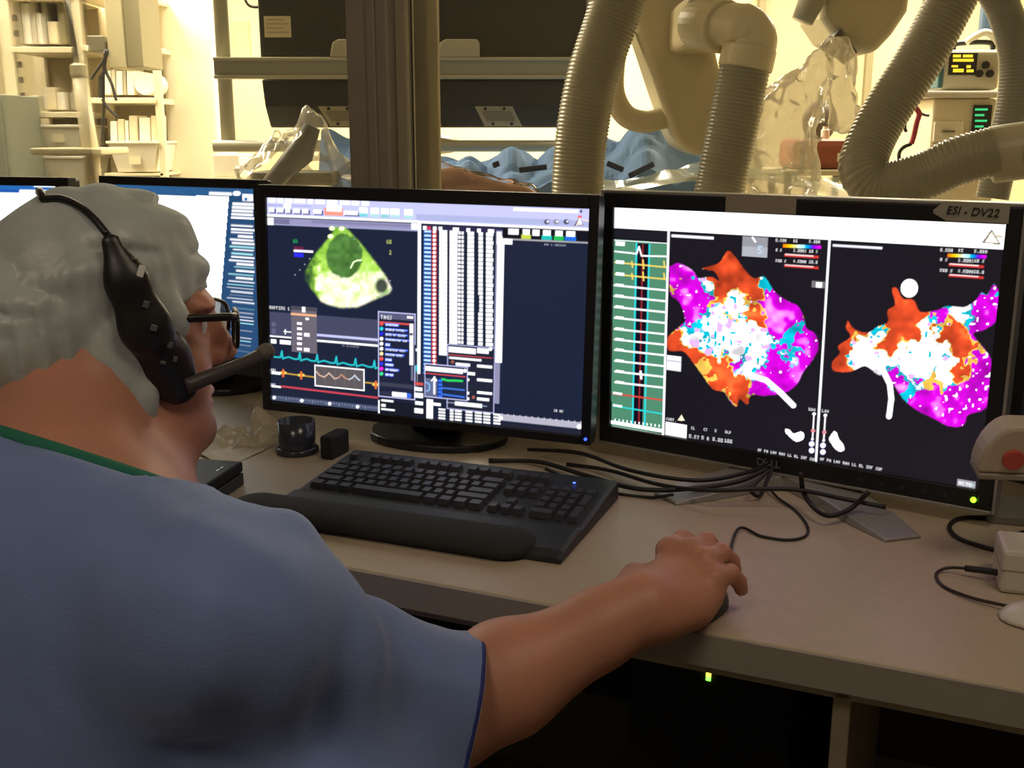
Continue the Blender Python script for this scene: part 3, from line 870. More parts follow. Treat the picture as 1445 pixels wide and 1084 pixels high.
    S.rect((1050, 331), (1084.5, 361.5), C8(160, 160, 168)); S.rect((1050, 345), (1084.5, 361.5), C8(185, 188, 198))
    S.line([(1064, 333), (1068, 339)], W_, 2.4); S.text((1072, 344.5), '5', C8(190, 225, 255, 1.2), 2.4)
    S.rect((1148, 394), (1167, 405), C8(130, 126, 130)); S.rect((1154, 396), (1162, 404), W_)
    S.rect((942, 499), (962, 523), (1.0, 1.0, 1.1)); S.rect((942, 506), (962, 510), C8(190, 190, 205))
    for ox, oy, k in ((0, 0, .0), (230, 14.5, .005)):
        for (y, t0, t1, t2) in ((335, '0.50MV', 'BI', '5.00MV'), (348.5, '0 S', '2.00MS', '10 S'), (363.5, '500 S', '8.50MM', '20.0 S')):
            S.text((1097 + ox, y + oy), t0[:5], W_, .8); S.text((1122 + ox, y + 1 + oy), t1, W_, .8); S.text((1144 + ox, y + 2 + oy), t2[:5], W_, .8)
        for i in range(24):
            t = i / 23
            c = np.array([max(0, 1 - 2.2 * abs(t - .0)), 0, 0]) + np.array([max(0, 1 - 3.2 * abs(t - .22)), max(0, 1 - 3.2 * abs(t - .22)) * .9, 0]) + np.array([0, max(0, 1 - 3.4 * abs(t - .5)), max(0, 1 - 3.4 * abs(t - .5))]) + np.array([0, 0, max(0, 1 - 3 * abs(t - .8))]) + np.array([max(0, 1 - 4 * abs(t - 1)), 0, max(0, 1 - 4 * abs(t - 1))])
            S.rect((1107 + ox + i * 2.2, 342.5 + oy + i * .1), (1109.6 + ox + i * 2.2, 347.2 + oy + i * .1), tuple(np.clip(c, 0, 1.2) + (.55 if 8 < i < 14 else .0)))
        for y in (356, 371):
            S.rect((1109 + ox, y + oy), (1157 + ox, y + 5.5 + oy + 1.5), C8(225, 60, 55)); S.rect((1110 + ox, y + oy), (1150 + ox, y + 3 + oy + 1.5), (1.3, .9, .9))
    # bottom row
    S.rect((940, 595), (970, 619), W_); S.text((941, 589), 'CONT.', W_, .9); S.poly([(963, 585), (968, 594), (957, 593)], (1.2, 1.0, .75))
    for x, t in ((977, 'CL'), (995, 'CT'), (1011, 'X'), (1026, 'DLP')): S.text((x, 602 + (x - 977) * .11), t, W_, .85)
    for x, t in ((974, '0.57'), (992, 'N/A'), (1008, '0.00'), (1025, '100')): S.text((x, 613.5 + (x - 977) * .12), t, W_, 1.1)
    for bx, pts in ((0, [(1112, 604), (1118, 606), (1124, 611), (1134, 608), (1139, 613), (1137, 620), (1128, 623), (1121, 619), (1116, 614), (1112, 610)]),
                    (1, [(1181, 607), (1185, 610), (1188, 618), (1194, 626), (1196, 634), (1190, 637), (1184, 634), (1179, 628), (1174, 620), (1176, 614)])):
        S.poly([tuple(p) for p in smooth_path([np.array(p) for p in pts + pts[:1]], 4)], W_)
    for x, t, s_ in ((1146, 'RAO', -1), (1165, 'LAO', 1)):
        k = 0 if s_ < 0 else 2
        S.text((x - 1, 574 + k), t, W_, .9)
        S.line([(x + 5 - s_ * 1.5, 583 + k), (x + 3 - s_ * 1.5, 620 + k)], W_, 1.8)
        S.ell(x + 5 - s_ * 1.5, 583 + k, 2.4, 2.2, W_); S.ell(x + 3.8 - s_ * 1.5, 607 + k, 3, 2.6, C8(240, 150, 160)); S.ell(x + 3 - s_ * 1.5, 619 + k, 1.8, 1.8, W_)
        for y in (626, 635.5): S.ell(x + 2 - s_ * 1.5, y + k, 4.4, 4.4, C8(60, 60, 160)); S.ell(x + 2 - s_ * 1.5, y + k, 3.7, 3.8, W_)
    S.text((1073, 633), 'AP PA LAO RAO LL RL INF SUP', W_, .82); S.text((1162, 645.5), 'AP PA LAO RAO LL RL INF SUP', W_, .82)
    S.rect((1356, 674.5), (1381, 688.5), C8(170, 170, 178)); S.text((1358, 677.5), 'MENU', W_, 1.1); S.rect((1374, 682), (1379, 685), C8(200, 235, 240))
    S.line([(1393, 330), (1393, 331)], W_, .5)
    return S

def screen_left(corners):
    S = Screen(corners, 190, 160, C8(38, 78, 122))
    S.poly([(90, 274), (323, 277), (313, 405), (306, 515), (90, 515)], (1.5, 1.6, 1.65))
    S.poly([(90, 250), (370, 262), (370, 277), (90, 271)], C8(45, 95, 145)); S.rect((295, 271), (327, 276), W_)
    S.poly([(324, 277), (361, 277), (361, 510), (306, 510), (313, 405)], C8(38, 78, 122))
    S.ell(334, 273, 5.5, 3.4, W_); S.rect((342, 274), (357, 284), W_); S.ell(347, 281, 2.4, 2.4, C8(50, 110, 165))
    r0 = random.Random(3)
    y = 286
    while y < 497:
        if 306 < y < 315:
            y += 2.2; continue
        L = r0.choice([326, 332, 335, 330, 338, 328, 327]) + (y - 286) * -.05
        if 286 <= y < 306: L = 328 + (y - 286) * -.1
        if 315 <= y < 331: L = 326
        if y > 480: L = 320
        S.rect((L, y), (357 + r0.choice([0, 1, 2]) - (0 if y < 460 else 3), y + r0.choice([3.4, 4.4, 4.4])), W_ if r0.random() < .85 else C8(170, 235, 240, 1.2))
        y += 4.9
    S.rect((318, 495), (357, 498), C8(120, 220, 240, 1.3)); S.rect((318, 501), (356, 504), (1.3, 1.5, 1.6))
    return S

def screen_far_left(corners):
    S = Screen(corners, 120, 100, (1.5, 1.6, 1.65))
    S.poly([(-300, 250), (90, 264), (90, 270), (-300, 262)], C8(40, 110, 190)); S.poly([(-300, 258), (28, 268), (28, 272), (-300, 265)], C8(30, 90, 180))
    return S

M_SCREEN = bpy.data.materials.new('lit_screen')
M_SCREEN.use_nodes = True
_nt = M_SCREEN.node_tree
_b = _nt.nodes['Principled BSDF']
_b.inputs['Base Color'].default_value = (0.006, 0.006, 0.008, 1)
_b.inputs['Roughness'].default_value = 0.35
_at = _nt.nodes.new('ShaderNodeAttribute')
_at.attribute_name = 'picture'
_nt.links.new(_at.outputs['Color'], _b.inputs['Emission Color'])
_b.inputs['Emission Strength'].default_value = 1.0

def screen_part(S, tl, tr, br, bl, parent):
    nx, ny = S.nx, S.ny
    u = np.linspace(0, 1, nx)[None, :, None]; v = np.linspace(0, 1, ny)[:, None, None]
    P = (1 - v) * ((1 - u) * tl + u * tr) + v * ((1 - u) * bl + u * br)
    i = np.arange(nx * ny).reshape(ny, nx)
    f = np.stack([i[1:, :-1], i[1:, 1:], i[:-1, 1:], i[:-1, :-1]], -1).reshape(-1, 4)
    o = obj('screen', (P.reshape(-1, 3), f), M_SCREEN, parent)
    a = o.data.color_attributes.new('picture', 'FLOAT_COLOR', 'POINT')
    rgba = np.ones((nx * ny, 4), np.float32); rgba[:, :3] = S.im.reshape(-1, 3)
    a.data.foreach_set('color', rgba.ravel())
    return o

def monitor(name, label, c, yaw, back, w, h, S, bez=(.018, .018, .018, .022), group=None, roll=0.0, silver=False, led=None, depth=.035, stand='plate', foot=None, round_side=0.0):
    """c: centre of the screen; bez: left, right, top, bottom"""
    rx = np.array([math.cos(yaw), math.sin(yaw), 0]); n = np.array([-math.sin(yaw), math.cos(yaw), 0])
    up = math.cos(back) * np.array([0, 0, 1.0]) + math.sin(back) * n
    rx, up = math.cos(roll) * rx + math.sin(roll) * up, -math.sin(roll) * rx + math.cos(roll) * up
    bk = np.cross(up, rx) * -1.0
    bk = np.cross(rx, up) * -1.0                       # away from the viewer
    if bk[1] < 0: bk = -bk
    c = np.asarray(c, float)
    base = np.array([c[0] + bk[0] * .07, c[1] + bk[1] * .07, DESK])
    R = root(name, base, label, 'monitor', rotz=yaw, group=group)
    L_, Rt, T_, B_ = bez
    q = lambda x, y, z=0.0: c + rx * x + up * y + bk * z
    W2, H2 = w / 2, h / 2
    screen_part(S, q(-W2, H2), q(W2, H2), q(W2, -H2), q(-W2, -H2), R)
    fr = MB()
    def bar(x0, x1, y0, y1, z0, z1, m=fr):
        m.frame_box(q((x0 + x1) / 2, (y0 + y1) / 2, (z0 + z1) / 2), rx * (x1 - x0) / 2, up * (y1 - y0) / 2, bk * (z1 - z0) / 2)
    bar(-W2 - L_, -W2, -H2 - B_, H2 + T_, -.004, .02); bar(W2, W2 + Rt, -H2 - B_, H2 + T_, -.004, .02)
    bar(-W2, W2, H2, H2 + T_, -.004, .02); bar(-W2, W2, -H2 - B_, -H2, -.004, .02)
    obj('bezel', fr, BEZEL, R, bevel=.0015)
    bc = MB(); bar(-W2 - L_ + .001, W2 + Rt - .001, -H2 - B_ + .001, H2 + T_ - .001, .004, depth, bc)
    obj('back_cover', bc, SILVER if silver else BLACK, R, bevel=.006)
    bb = MB(); bar(-W2 * .55, W2 * .55, -H2 * .6, H2 * .6, depth, depth + .028, bb)
    obj('rear_housing', bb, BLACK, R, bevel=.01)
    if silver:
        rim = MB(); e = .0045
        for a in ((-W2 - L_ - e, -W2 - L_, -H2 - B_ - e, H2 + T_ + e), (W2 + Rt, W2 + Rt + e, -H2 - B_ - e, H2 + T_ + e),
                  (-W2 - L_, W2 + Rt, H2 + T_, H2 + T_ + e), (-W2 - L_, W2 + Rt, -H2 - B_ - e, -H2 - B_)):
            bar(*a, -.003, .028, rim)
        obj('silver_rim', rim, SILVER, R, bevel=.0012)
    if led:
        lx, ly, lc, lr = led
        lb = MB(); lb.tube([q(lx, ly, -.006), q(lx, ly, -.003)], lr, 14)
        obj('power_light', lb, glow_mat(name + '_led_%s' % str(lc), lc, 3.5), R)
    nk = MB(); pc = q(0, 0, depth + .03)
    nk.frame_box((pc[0], pc[1], (DESK + .012 + c[2]) / 2), rx * .04, n * .016, (0, 0, (c[2] - DESK - .012) / 2))
    obj('stand_neck', nk, SILVER if silver else BLACK, R, bevel=.005)
    if stand == 'plate':
        bs = MB()
        pts = [(math.cos(t) * .12 * (1 if abs(math.cos(t)) < .8 else .95), math.sin(t) * .085) for t in np.linspace(0, 2 * math.pi, 28, endpoint=False)]
        bs.prism(pts, np.array([pc[0], pc[1], DESK + .0006]), rx, n, np.array([0, 0, 1.0]), .012)
        obj('stand_base', bs, BLACK, R, bevel=.003)
    R['_q'] = 0
    del R['_q']
    return R, q, rx, up, bk, n, pc

MIDC = np.array([-0.1395, 1.5748, DESK + .213])
S = screen_mapping()
mid, mq, *_ = monitor('mapping_monitor', 'black widescreen monitor showing a green ultrasound fan and blue event lists', MIDC, -.3467, .0359, .5184, .324, S,
                      bez=(.0145, .0145, .0195, .0135), roll=-.0108, led=(.5184 / 2 + .0075, -.162 - .004, (.03, .08, 1.0), .0022))
RC = np.array([0.3604, 1.390, DESK + .2089])
S = screen_map3d()
rgt, rq, rrx, rup, rbk, rn, rpc = monitor('heart_map_monitor', 'silver-rimmed black monitor showing two magenta and orange heart maps', RC, -.6058, -.0051, .5184, .324, S,
                      bez=(.017, .017, .020, .024), silver=True, led=(.5184 / 2 - .004, -.162 - .0125, (.25, 1.0, .02), .0035), stand=None)

# lettering on the bezel
def text_mesh(s, size, ext=0.0004, shear=0.0):
    cu = bpy.data.curves.new('lettering', 'FONT')
    cu.body = s; cu.size = size; cu.extrude = ext; cu.align_x = 'CENTER'; cu.align_y = 'CENTER'; cu.shear = shear
    cu.resolution_u = 3
    o = bpy.data.objects.new('lettering', cu)
    col.objects.link(o)
    dg = bpy.context.evaluated_depsgraph_get()
    me = bpy.data.meshes.new_from_object(o.evaluated_get(dg))
    v = np.array([x.co[:] for x in me.vertices]); f = [tuple(p.vertices) for p in me.polygons]
    bpy.data.objects.remove(o); bpy.data.curves.remove(cu); bpy.data.meshes.remove(me)
    return v, f
def lettering(name, s, size, q, x, y, z, m, parent, rot=0.0, shear=0.0, bold=0.0, sx=1.0):
    v, f = text_mesh(s, size, shear=shear)
    c_, s_ = math.cos(rot), math.sin(rot)
    v = v @ np.array([[c_, s_, 0], [-s_, c_, 0], [0, 0, 1]])
    P = np.array([q(x + p[0] * sx, y + p[1], z - p[2]) for p in v])
    return obj(name, (P, f), m, parent)
M_LOGO = mat('logo_silver', (0.30, 0.29, 0.28), 0.35, 0.5)
by = -.162 - .012
lg = MB()
for ch, x, rot in (('D', -.0125, 0), ('E', -.0035, .6), ('L', .0055, 0), ('L', .0125, 0)):
    v, f = text_mesh(ch, .0145)
    c_, s_ = math.cos(rot), math.sin(rot)
    v = v @ np.array([[c_, s_, 0], [-s_, c_, 0], [0, 0, 1]])
    lg.add([rq(-.008 + x * 1.0 + p[0] * 1.05, by + p[1] - .001, -.0045 - p[2]) for p in v], f)
obj('brand_lettering', lg, M_LOGO, rgt)
for i in range(5):
    b = MB(); b.tube([rq(.118 + i * .026, by - .0005, -.0055), rq(.118 + i * .026, by - .0005, -.003)], .003, 10)
    obj('button', b, mat('button_grey', (.03, .03, .032), .4), rgt)
# masking tape on the top bezel
M_TAPE = mat('masking_tape', (0.36, 0.31, 0.24), 0.75, noise=.1, nscale=60)
M_TAPE2 = mat('written_tape', (0.38, 0.35, 0.28), 0.75, noise=.1, nscale=60)
tp = MB(); tp.prism([(-.088, .1625), (.009, .1635), (.009, .1865), (-.088, .1865)], rq(0, 0, -.0046), rrx, rup, rbk, .0005)
obj('masking_tape', tp, M_TAPE, rgt, label='plain strip of masking tape on the top bezel')
tp = MB(); tp.prism([(.178, .172), (.194, .1635), (.262, .1632), (.262, .1858), (.190, .1866), (.178, .176)], rq(0, 0, -.0046), rrx, rup, rbk, .0005)
wt = obj('name_tape', tp, M_TAPE2, rgt, label='tape with handwritten name on the top bezel')
lettering('handwriting', 'ESI - DV22', .0135, rq, .222, .1752, -.0055, mat('marker_ink', (.02, .015, .015), .7), wt, rot=-.03, shear=.18, sx=.98)

# stand of the right monitor: flat hub with two splayed feet
fm = mat('stand_silver', (0.36, 0.35, 0.33), 0.4, 0.35)
hub = np.array([rpc[0], rpc[1], DESK])
for i, (px, py) in enumerate(((1275, 763), (938, 706))):
    tip = on_z(px, py, DESK); tip = np.array([tip[0], tip[1], DESK])
    d = tip - hub; L = np.linalg.norm(d); d /= L; s_ = np.array([-d[1], d[0], 0])
    m_ = MB()
    ws_, hs = (.055, .042, .036, .034, .026), (.020, .019, .014, .010, .004)
    vs = []
    for k, (wv, hv) in enumerate(zip(ws_, hs)):
        p = hub + d * (L * k / 4)
        vs += [p - s_ * wv, p + s_ * wv, p + s_ * wv * .9 + (0, 0, hv), p - s_ * wv * .9 + (0, 0, hv)]
    fs = [(3, 2, 1, 0), (16, 17, 18, 19)]
    for k in range(4):
        for j in range(4):
            a, b = k * 4 + j, k * 4 + (j + 1) % 4
            fs.append((a, b, b + 4, a + 4))
    m_.add(vs, fs)
    obj('stand_foot', m_, fm, rgt, bevel=.003)

def plane_corners(c, yaw, back, w, h):
    rx = np.array([math.cos(yaw), math.sin(yaw), 0]); n = np.array([-math.sin(yaw), math.cos(yaw), 0])
    up = math.cos(back) * np.array([0, 0, 1.0]) + math.sin(back) * n
    return [c - rx * w / 2 + up * h / 2, c + rx * w / 2 + up * h / 2, c + rx * w / 2 - up * h / 2, c - rx * w / 2 - up * h / 2], rx, up
def from_top_right(tr, yaw, back, w, h):
    _, rx, up = plane_corners(np.zeros(3), yaw, back, w, h)
    return tr - rx * w / 2 - up * h / 2
lc = from_top_right(at(359, 267, 1.86), -.52, .03, .376, .301)
S = screen_left([project(p) for p in plane_corners(lc, -.52, .03, .376, .301)[0]])
monitor('black_monitor', 'black-framed monitor with a white window behind the capped head', lc, -.52, .03, .376, .301, S, bez=(.014, .014, .016, .03))
fc = from_top_right(at(79.5, 263, 2.06), -.30, .03, .376, .301)
S = screen_far_left([project(p) for p in plane_corners(fc, -.30, .03, .376, .301)[0]])
monitor('black_monitor', 'black-framed bright monitor cut by the left edge of the photo', fc, -.30, .03, .376, .301, S, bez=(.018, .030, .017, .03))
# dark monitor beyond the right edge
S = Screen([(0, 0), (100, 0), (100, 60), (0, 60)], 40, 26, C8(14, 14, 16))
monitor('dark_monitor', 'dark switched-off monitor at the far right edge of the desk', np.array([.826, 1.142, DESK + .21]), -.9, .0, .5184, .324, S, bez=(.02, .02, .02, .024))
# ------------------------------------------------------------------ keyboard
KO = np.array([0.055, 1.119, DESK]); KA = -0.37
kx = np.array([math.cos(KA), math.sin(KA), 0]); ky = np.array([-math.sin(KA), math.cos(KA), 0]); kz = np.array([0, 0, 1.0])
KW, KD = .40, .240
kb = root('keyboard', KO - kx * KW / 2 + ky * KD / 2, 'black wired keyboard in front of the middle monitor', 'keyboard', rotz=KA)
def kp(x, y, z): return KO + kx * x + ky * y + kz * z
M_KB = mat('keyboard_plastic', (0.018, 0.018, 0.020), 0.5, bump=.05, bscale=900)
M_KEY = mat('key_plastic', (0.042, 0.042, 0.050), 0.42)
m_ = MB()
prof = [(0, 0), (0, .008), (.012, .013), (.075, .017), (.085, .014), (KD, .026), (KD, .0)]
xs = [-KW, -KW + .006, -.006, 0]
n = len(prof)
vs = []
for x in xs:
    for (y, z) in prof:
        e = .002 if x in (-KW, 0) and z > 0 else 0
        vs.append(kp(x, y, z - e))
fs = [tuple(range(n)), tuple(reversed(range(3 * n, 4 * n)))]
for i in range(3):
    for j in range(n):
        a, b = i * n + j, i * n + (j + 1) % n
        fs.append((a, a + n, b + n, b))
m_.add(vs, fs)
obj('case', m_, M_KB, kb, bevel=.002)
KU = .0166
slope = (.026 - .014) / (KD - .085)
def key_mesh(w, d=KU):
    a, b = w / 2 - .0012, d / 2 - .0012
    ta, tb = a - .0022, b - .0026
    v = [(-a, -b, 0), (a, -b, 0), (a, b, 0), (-a, b, 0), (-ta, -tb, .0075), (ta, -tb, .0075), (ta, tb + .001, .0075), (-ta, tb + .001, .0075)]
    f = [(4, 5, 6, 7), (0, 1, 5, 4), (1, 2, 6, 5), (2, 3, 7, 6), (3, 0, 4, 7), (3, 2, 1, 0)]
    me = new_mesh('key', v, f); me.materials.append(M_KEY)
    return me
_km = {}
def key(x, y, w=1.0, d=1.0):
    k = (w, d)
    if k not in _km: _km[k] = key_mesh(w * KU, d * .0185)
    o = bpy.data.objects.new('key', _km[k]); col.objects.link(o)
    o.parent = kb
    o.location = (x + KW / 2, y - KD / 2, .0135 + slope * (y - .085))
    o.rotation_euler = (math.atan(slope), 0, 0)
X0 = -KW + .013
rows = [(.104, [1.25, 1.25, 1.25, 6.25, 1.25, 1.25, 1.25, 1.25]), (.1225, [2.25] + [1] * 10 + [2.75]), (.141, [1.75] + [1] * 11 + [2.25]),
        (.1595, [1.5] + [1] * 12 + [1.5]), (.178, [1] * 13 + [2])]
for y, ws_ in rows:
    x = X0
    for w in ws_:
        key(x + w * KU / 2, y, w); x += w * KU
x = X0
for g in range(4):
    if g == 0:
        key(x + KU / 2, .2085); x += 2 * KU; continue
    for i in range(4):
        key(x + KU / 2, .2085); x += KU
    x += .5 * KU
xn = X0 + 15.35 * KU
for y in (.2085, .178, .1595):
    for i in range(3): key(xn + (i + .5) * KU, y)
for i in range(3): key(xn + (i + .5) * KU, .104)
key(xn + 1.5 * KU, .1225)
xp = xn + 3.35 * KU
for y in (.178, .1595, .141, .1225):
    for i in range(3): key(xp + (i + .5) * KU, y)
key(xp + KU, .104, 2); key(xp + 2.5 * KU, .104); key(xp + 3.5 * KU, .178)
key(xp + 3.5 * KU, .150, 1, 2); key(xp + 3.5 * KU, .113, 1, 2)
l_ = MB(); p = kp(-.052, .2085, .0255); l_.tube([p, p + (0, 0, .0012)], .0019, 10)
obj('indicator_light', l_, glow_mat('blue_indicator', (.05, .12, 1.0), 4.0), kb)

# padded wrist rest
A = on_z(365, 716, DESK + .008); B = on_z(712, 768, DESK + .008)
def f_rest(P):
    Q = P.copy(); Q[:, 2] = (Q[:, 2] - DESK - .0095) * 2.6
    a = np.array([A[0], A[1], 0]); b = np.array([B[0], B[1], 0])
    d = s_cone(Q, a, b, .036, .039) * .55
    return np.maximum(d, DESK + .0005 - P[:, 2])
v, f = sdf_mesh(f_rest, (min(A[0], B[0]) - .06, min(A[1], B[1]) - .06, DESK - .01), (max(A[0], B[0]) + .06, max(A[1], B[1]) + .06, DESK + .04), .004)
thing('wrist_rest', (v, f), mat('wrist_rest_fabric', (.020, .020, .020), .85, bump=.3, bscale=900), 'black padded wrist rest along the front of the keyboard', 'wrist rest', smooth=True)

# flat black device below the man's chin
A = on_z(345, 684, DESK); B = on_z(284, 726, DESK)
d = (B - A); d /= np.linalg.norm(d); s_ = np.array([d[1], -d[0], 0])
if s_[0] > 0: s_ = -s_
dv = root('disc_drive', A + d * .09 + s_ * .05, 'flat black box with two silver dashes on the desk under the chin', 'device')
b = MB(); b.frame_box(A + d * .095 + s_ * .06 + (0, 0, .009), d * .095, s_ * .06, (0, 0, .009)); obj('lower_case', b, BLACK, dv, bevel=.002)
b = MB(); b.frame_box(A + d * .092 + s_ * .058 + (0, 0, .0265), d * .092, s_ * .058, (0, 0, .0075)); obj('upper_case', b, mat('device_gloss', (.012, .012, .013), .6, spec=.25), dv, bevel=.003)
for k in (0, 1):
    b = MB(); b.frame_box(A + d * (.035 + k * .011) + s_ * .014 + (0, 0, .0343), d * .004, s_ * .001, (0, 0, .0004)); obj('silver_mark', b, SILVER, dv)

# dark tumbler under the monitor
c = on_z(420, 638, DESK)
tb = root('tumbler', c, 'dark round tumbler standing under the left corner of the middle monitor', 'cup')
M_TUM = mat('smoked_plastic', (.035, .038, .055), .18)
obj('body', MB().lathe(c, [(.026, .0008), (.0275, .006), (.0285, .05), (.0265, .05), (.0255, .008)], 32), M_TUM, tb, smooth=True)
obj('base_ring', MB().lathe(c, [(.0305, 0), (.0325, .002), (.0325, .007), (.0290, .010), (.028, .010), (.028, 0)], 32), M_TUM, tb, smooth=True)
c = on_z(470, 648, DESK)
b = MB(); b.frame_box(c + (0, .02, .018), kx * .011, ky * .026, (0, 0, .018))
thing('power_adapter', b, MATTE, 'black power adapter between the tumbler and keyboard', 'adapter', bevel=.004)

# crumpled clear packaging and a sheet of paper
def crumple(px, py, w, d, h, seed, yaw):
    c = on_z(px, py, DESK)
    n = 26; P = []
    for j in range(n):
        for i in range(n):
            u, v_ = i / (n - 1) - .5, j / (n - 1) - .5
            P.append([u * w, v_ * d, 0])
    P = np.array(P)
    q = P + np.array([.3, .7, seed])
    hh = np.abs(vnoise(q, 26, seed)) * h + np.abs(vnoise(q, 60, seed + 1)) * h * .5 + .001
    hh *= np.clip(1.2 - (P[:, 0] / w) ** 2 * 3 - (P[:, 1] / d) ** 2 * 3, .05, 1) * 1.6
    P[:, 0] += vnoise(q, 30, seed + 2) * .012; P[:, 1] += vnoise(q, 30, seed + 3) * .012; P[:, 2] = hh
    cy, sy = math.cos(yaw), math.sin(yaw)
    P = P @ np.array([[cy, sy, 0], [-sy, cy, 0], [0, 0, 1]]) + c
    f = [(j * n + i, j * n + i + 1, (j + 1) * n + i + 1, (j + 1) * n + i) for j in range(n - 1) for i in range(n - 1)]
    return P, f
FILM = film_mat('clear_packaging', (.75, .66, .46), .55, rough=.2, gloss=.6)
thing('plastic_wrapper', crumple(368, 622,   .13, .10, .026, 3, .3), FILM, 'crumpled clear plastic wrapper beside the dark tumbler', 'wrapper')
P, f = crumple(310, 632, .15, .10, .004, 9, -.5)
thing('paper_sheet', (P, f), mat('paper', (.55, .50, .40), .8), 'pale sheet of paper on the desk behind the chin', 'paper')

# ------------------------------------------------------------------ cables on the desk
def cable(name, pts, r_, label, hts=None, m=CABLE, n=8):
    P = []
    for i, p in enumerate(pts):
        z = (hts[i] if hts else 0) + r_
        P.append(on_z(p[0], p[1], DESK + z))
    b = MB(); b.tube(smooth_path(P, n), r_, 8)
    return thing(name, b, m, label, 'cable', smooth=True)
cable('cable', [(690, 650), (760, 652), (830, 672), (900, 690), (970, 690), (1040, 680), (1082, 662)], .0035, 'black cable curving from behind the keyboard to the silver stand', [0, .004, .008, .008, .012, .02, .03])
cable('cable', [(745, 634), (820, 640), (890, 664), (980, 678), (1050, 668), (1100, 648)], .003, 'black cable lying highest in the tangle behind the keyboard', [.012, .02, .02, .02, .024, .03])
cable('cable', [(800, 655), (860, 664), (930, 684), (1000, 692), (1075, 690), (1130, 692), (1190, 704), (1250, 716)], .003, 'black cable running over both silver stand feet', [0, .004, .01, .022, .026, .026, .024, .02])
cable('cable', [(770, 662), (840, 690), (915, 702), (950, 698)], .0022, 'thin dark cable ending at the left silver foot', [0, 0, 0, .01])
cable('cable', [(1130, 668), (1134, 695), (1150, 718), (1172, 728), (1200, 718), (1226, 694)], .0032, 'black cable hanging in a loop under the heart map monitor', [.05, .022, .014, .012, .016, .04])
cable('cable', [(1090, 660), (1082, 680), (1072, 700), (1060, 690), (1085, 664)], .0026, 'short black cable loop beside the stand neck', [.03, .016, .004, .016, .035])
cable('cable', [(1470, 738), (1405, 731), (1358, 731), (1340, 742), (1350, 758), (1385, 771), (1425, 781)], .0028, 'dark cable with a pale collar right of the silver foot')
b = MB(); b.tube([on_z(1404, 731, DESK + .003), on_z(1421, 732.5, DESK + .003)], .0042, 10)
bpy.context.view_layer.update()
obj('pale_collar', b, WHITEP, bpy.data.objects['cable.006'])
cable('cable', [(1424, 767), (1432, 757), (1450, 751), (1480, 750)], .0032, 'short dark cable arching behind the small white box', [.004, .012, .016, .01])
uc = cable('cable', [(1480, 822), (1445, 814), (1400, 806), (1362, 802), (1335, 802), (1321, 811), (1332, 828), (1372, 844), (1415, 854), (1450, 862), (1480, 870)], .0018, 'thin brown cable making a wide loop at the right edge', [.02, .014, .01, .008, .004, 0, 0, .002, .004, .006, .006], mat('brown_cable', (.035, .022, .014), .5))
b = MB(); b.tube(smooth_path([on_z(*p, DESK + h) for p, h in (((1362, 802), .010), ((1400, 807), .013), ((1445, 816), .017), ((1480, 824), .02))], 6), .0036, 10)
obj('strain_relief', b, CABLE, uc, smooth=True)

# small white box and white disc at the right edge
c = on_z(1432, 846, DESK)
wb = root('power_brick', c + (.04, .03, 0), 'small white box standing on the desk at the right edge', 'box')
b = MB(); b.frame_box(c + (.043, .035, .024), (.043, -.012, 0), (.010, .032, 0), (0, 0, .024)); obj('case', b, WHITEP, wb, bevel=.005)
b = MB(); b.frame_box(c + (.043, .035, .0265), (.0434, -.0121, 0), (.0102, .0324, 0), (0, 0, .0006)); obj('seam', b, mat('seam_grey', (.3, .28, .24), .6), wb)
c = on_z(1463, 876, DESK)
def f_dome(P): return np.maximum(s_ell(P, c + (0, 0, -.002), (.038, .030, .020)), DESK + .0004 - P[:, 2])
wd = root('white_mouse', c, 'rounded white mouse half out of frame under the looped cable', 'mouse')
obj('shell', sdf_mesh(f_dome, c - .05, c + .05, .0028), mat('white_gloss', (.70, .66, .60), .25), wd, smooth=True)
b = MB(); b.tube([c + (.006, .012, .0145), c + (.006, .002, .0172)], .0025, 10); obj('scroll_wheel', b, BLACK, wd, smooth=True)

# cream call box with a red button in front of the right monitor
y0 = 1.10
c = at(1380, 668, y0); k = y0 / (FOC * math.cos(TILT)) * 1.02
ol = [(0, 0), (0, 14), (2.5, 30), (7, 44), (14, 57), (22, 66), (31, 71.5), (40, 73), (150, 73), (164, 66), (170, 50), (170, 0)]
cb = root('call_box', at(1380, 668, y0) * (1, 1, 0) + np.array([.09, .04, DESK]), 'cream call box with a round red button at the right edge', 'intercom')
ex = np.array([math.cos(-.12), math.sin(-.12), 0]); ey = np.array([0, -.20, .98]); ez = np.array([.12, .97, .2])
bx = MB(); bx.prism([(p[0] * k, p[1] * k) for p in ol], c, ex, ey, ez, .035); obj('case', bx, mat('call_box_cream', (.50, .43, .33), .45), cb, bevel=.004)
bx = MB(); bx.prism([(p[0] * k * 1.0 + .001, p[1]) for p in ((0, -.007), (170, -.007), (170, 0), (0, 0))], c - ez * .002, ex, ey, ez, .038); obj('lower_lip', bx, mat('call_box_lip', (.30, .26, .21), .5), cb, bevel=.002)
pb = c + ex * (43 * k) + ey * (24 * k)
bx = MB(); bx.tube([pb - ez * .004, pb + ez * .001], [.0112, .0118], 28); obj('button', bx, mat('red_button', (.52, .075, .06), .4), cb, bevel=.001, label='round red push button')
for i, (yy, l) in enumerate(((44, 26), (54, 26))):
    pp = c + ex * ((70 + l / 2) * k) + ey * (yy * k)
    bx = MB(); bx.frame_box(pp - ez * .0005, ex * l / 2 * k, ey * .0008, ez * .0006); obj('slot', bx, mat('slot_grey', (.2, .18, .15), .6), cb)
pp = c + ex * (158 * k) + ez * .018
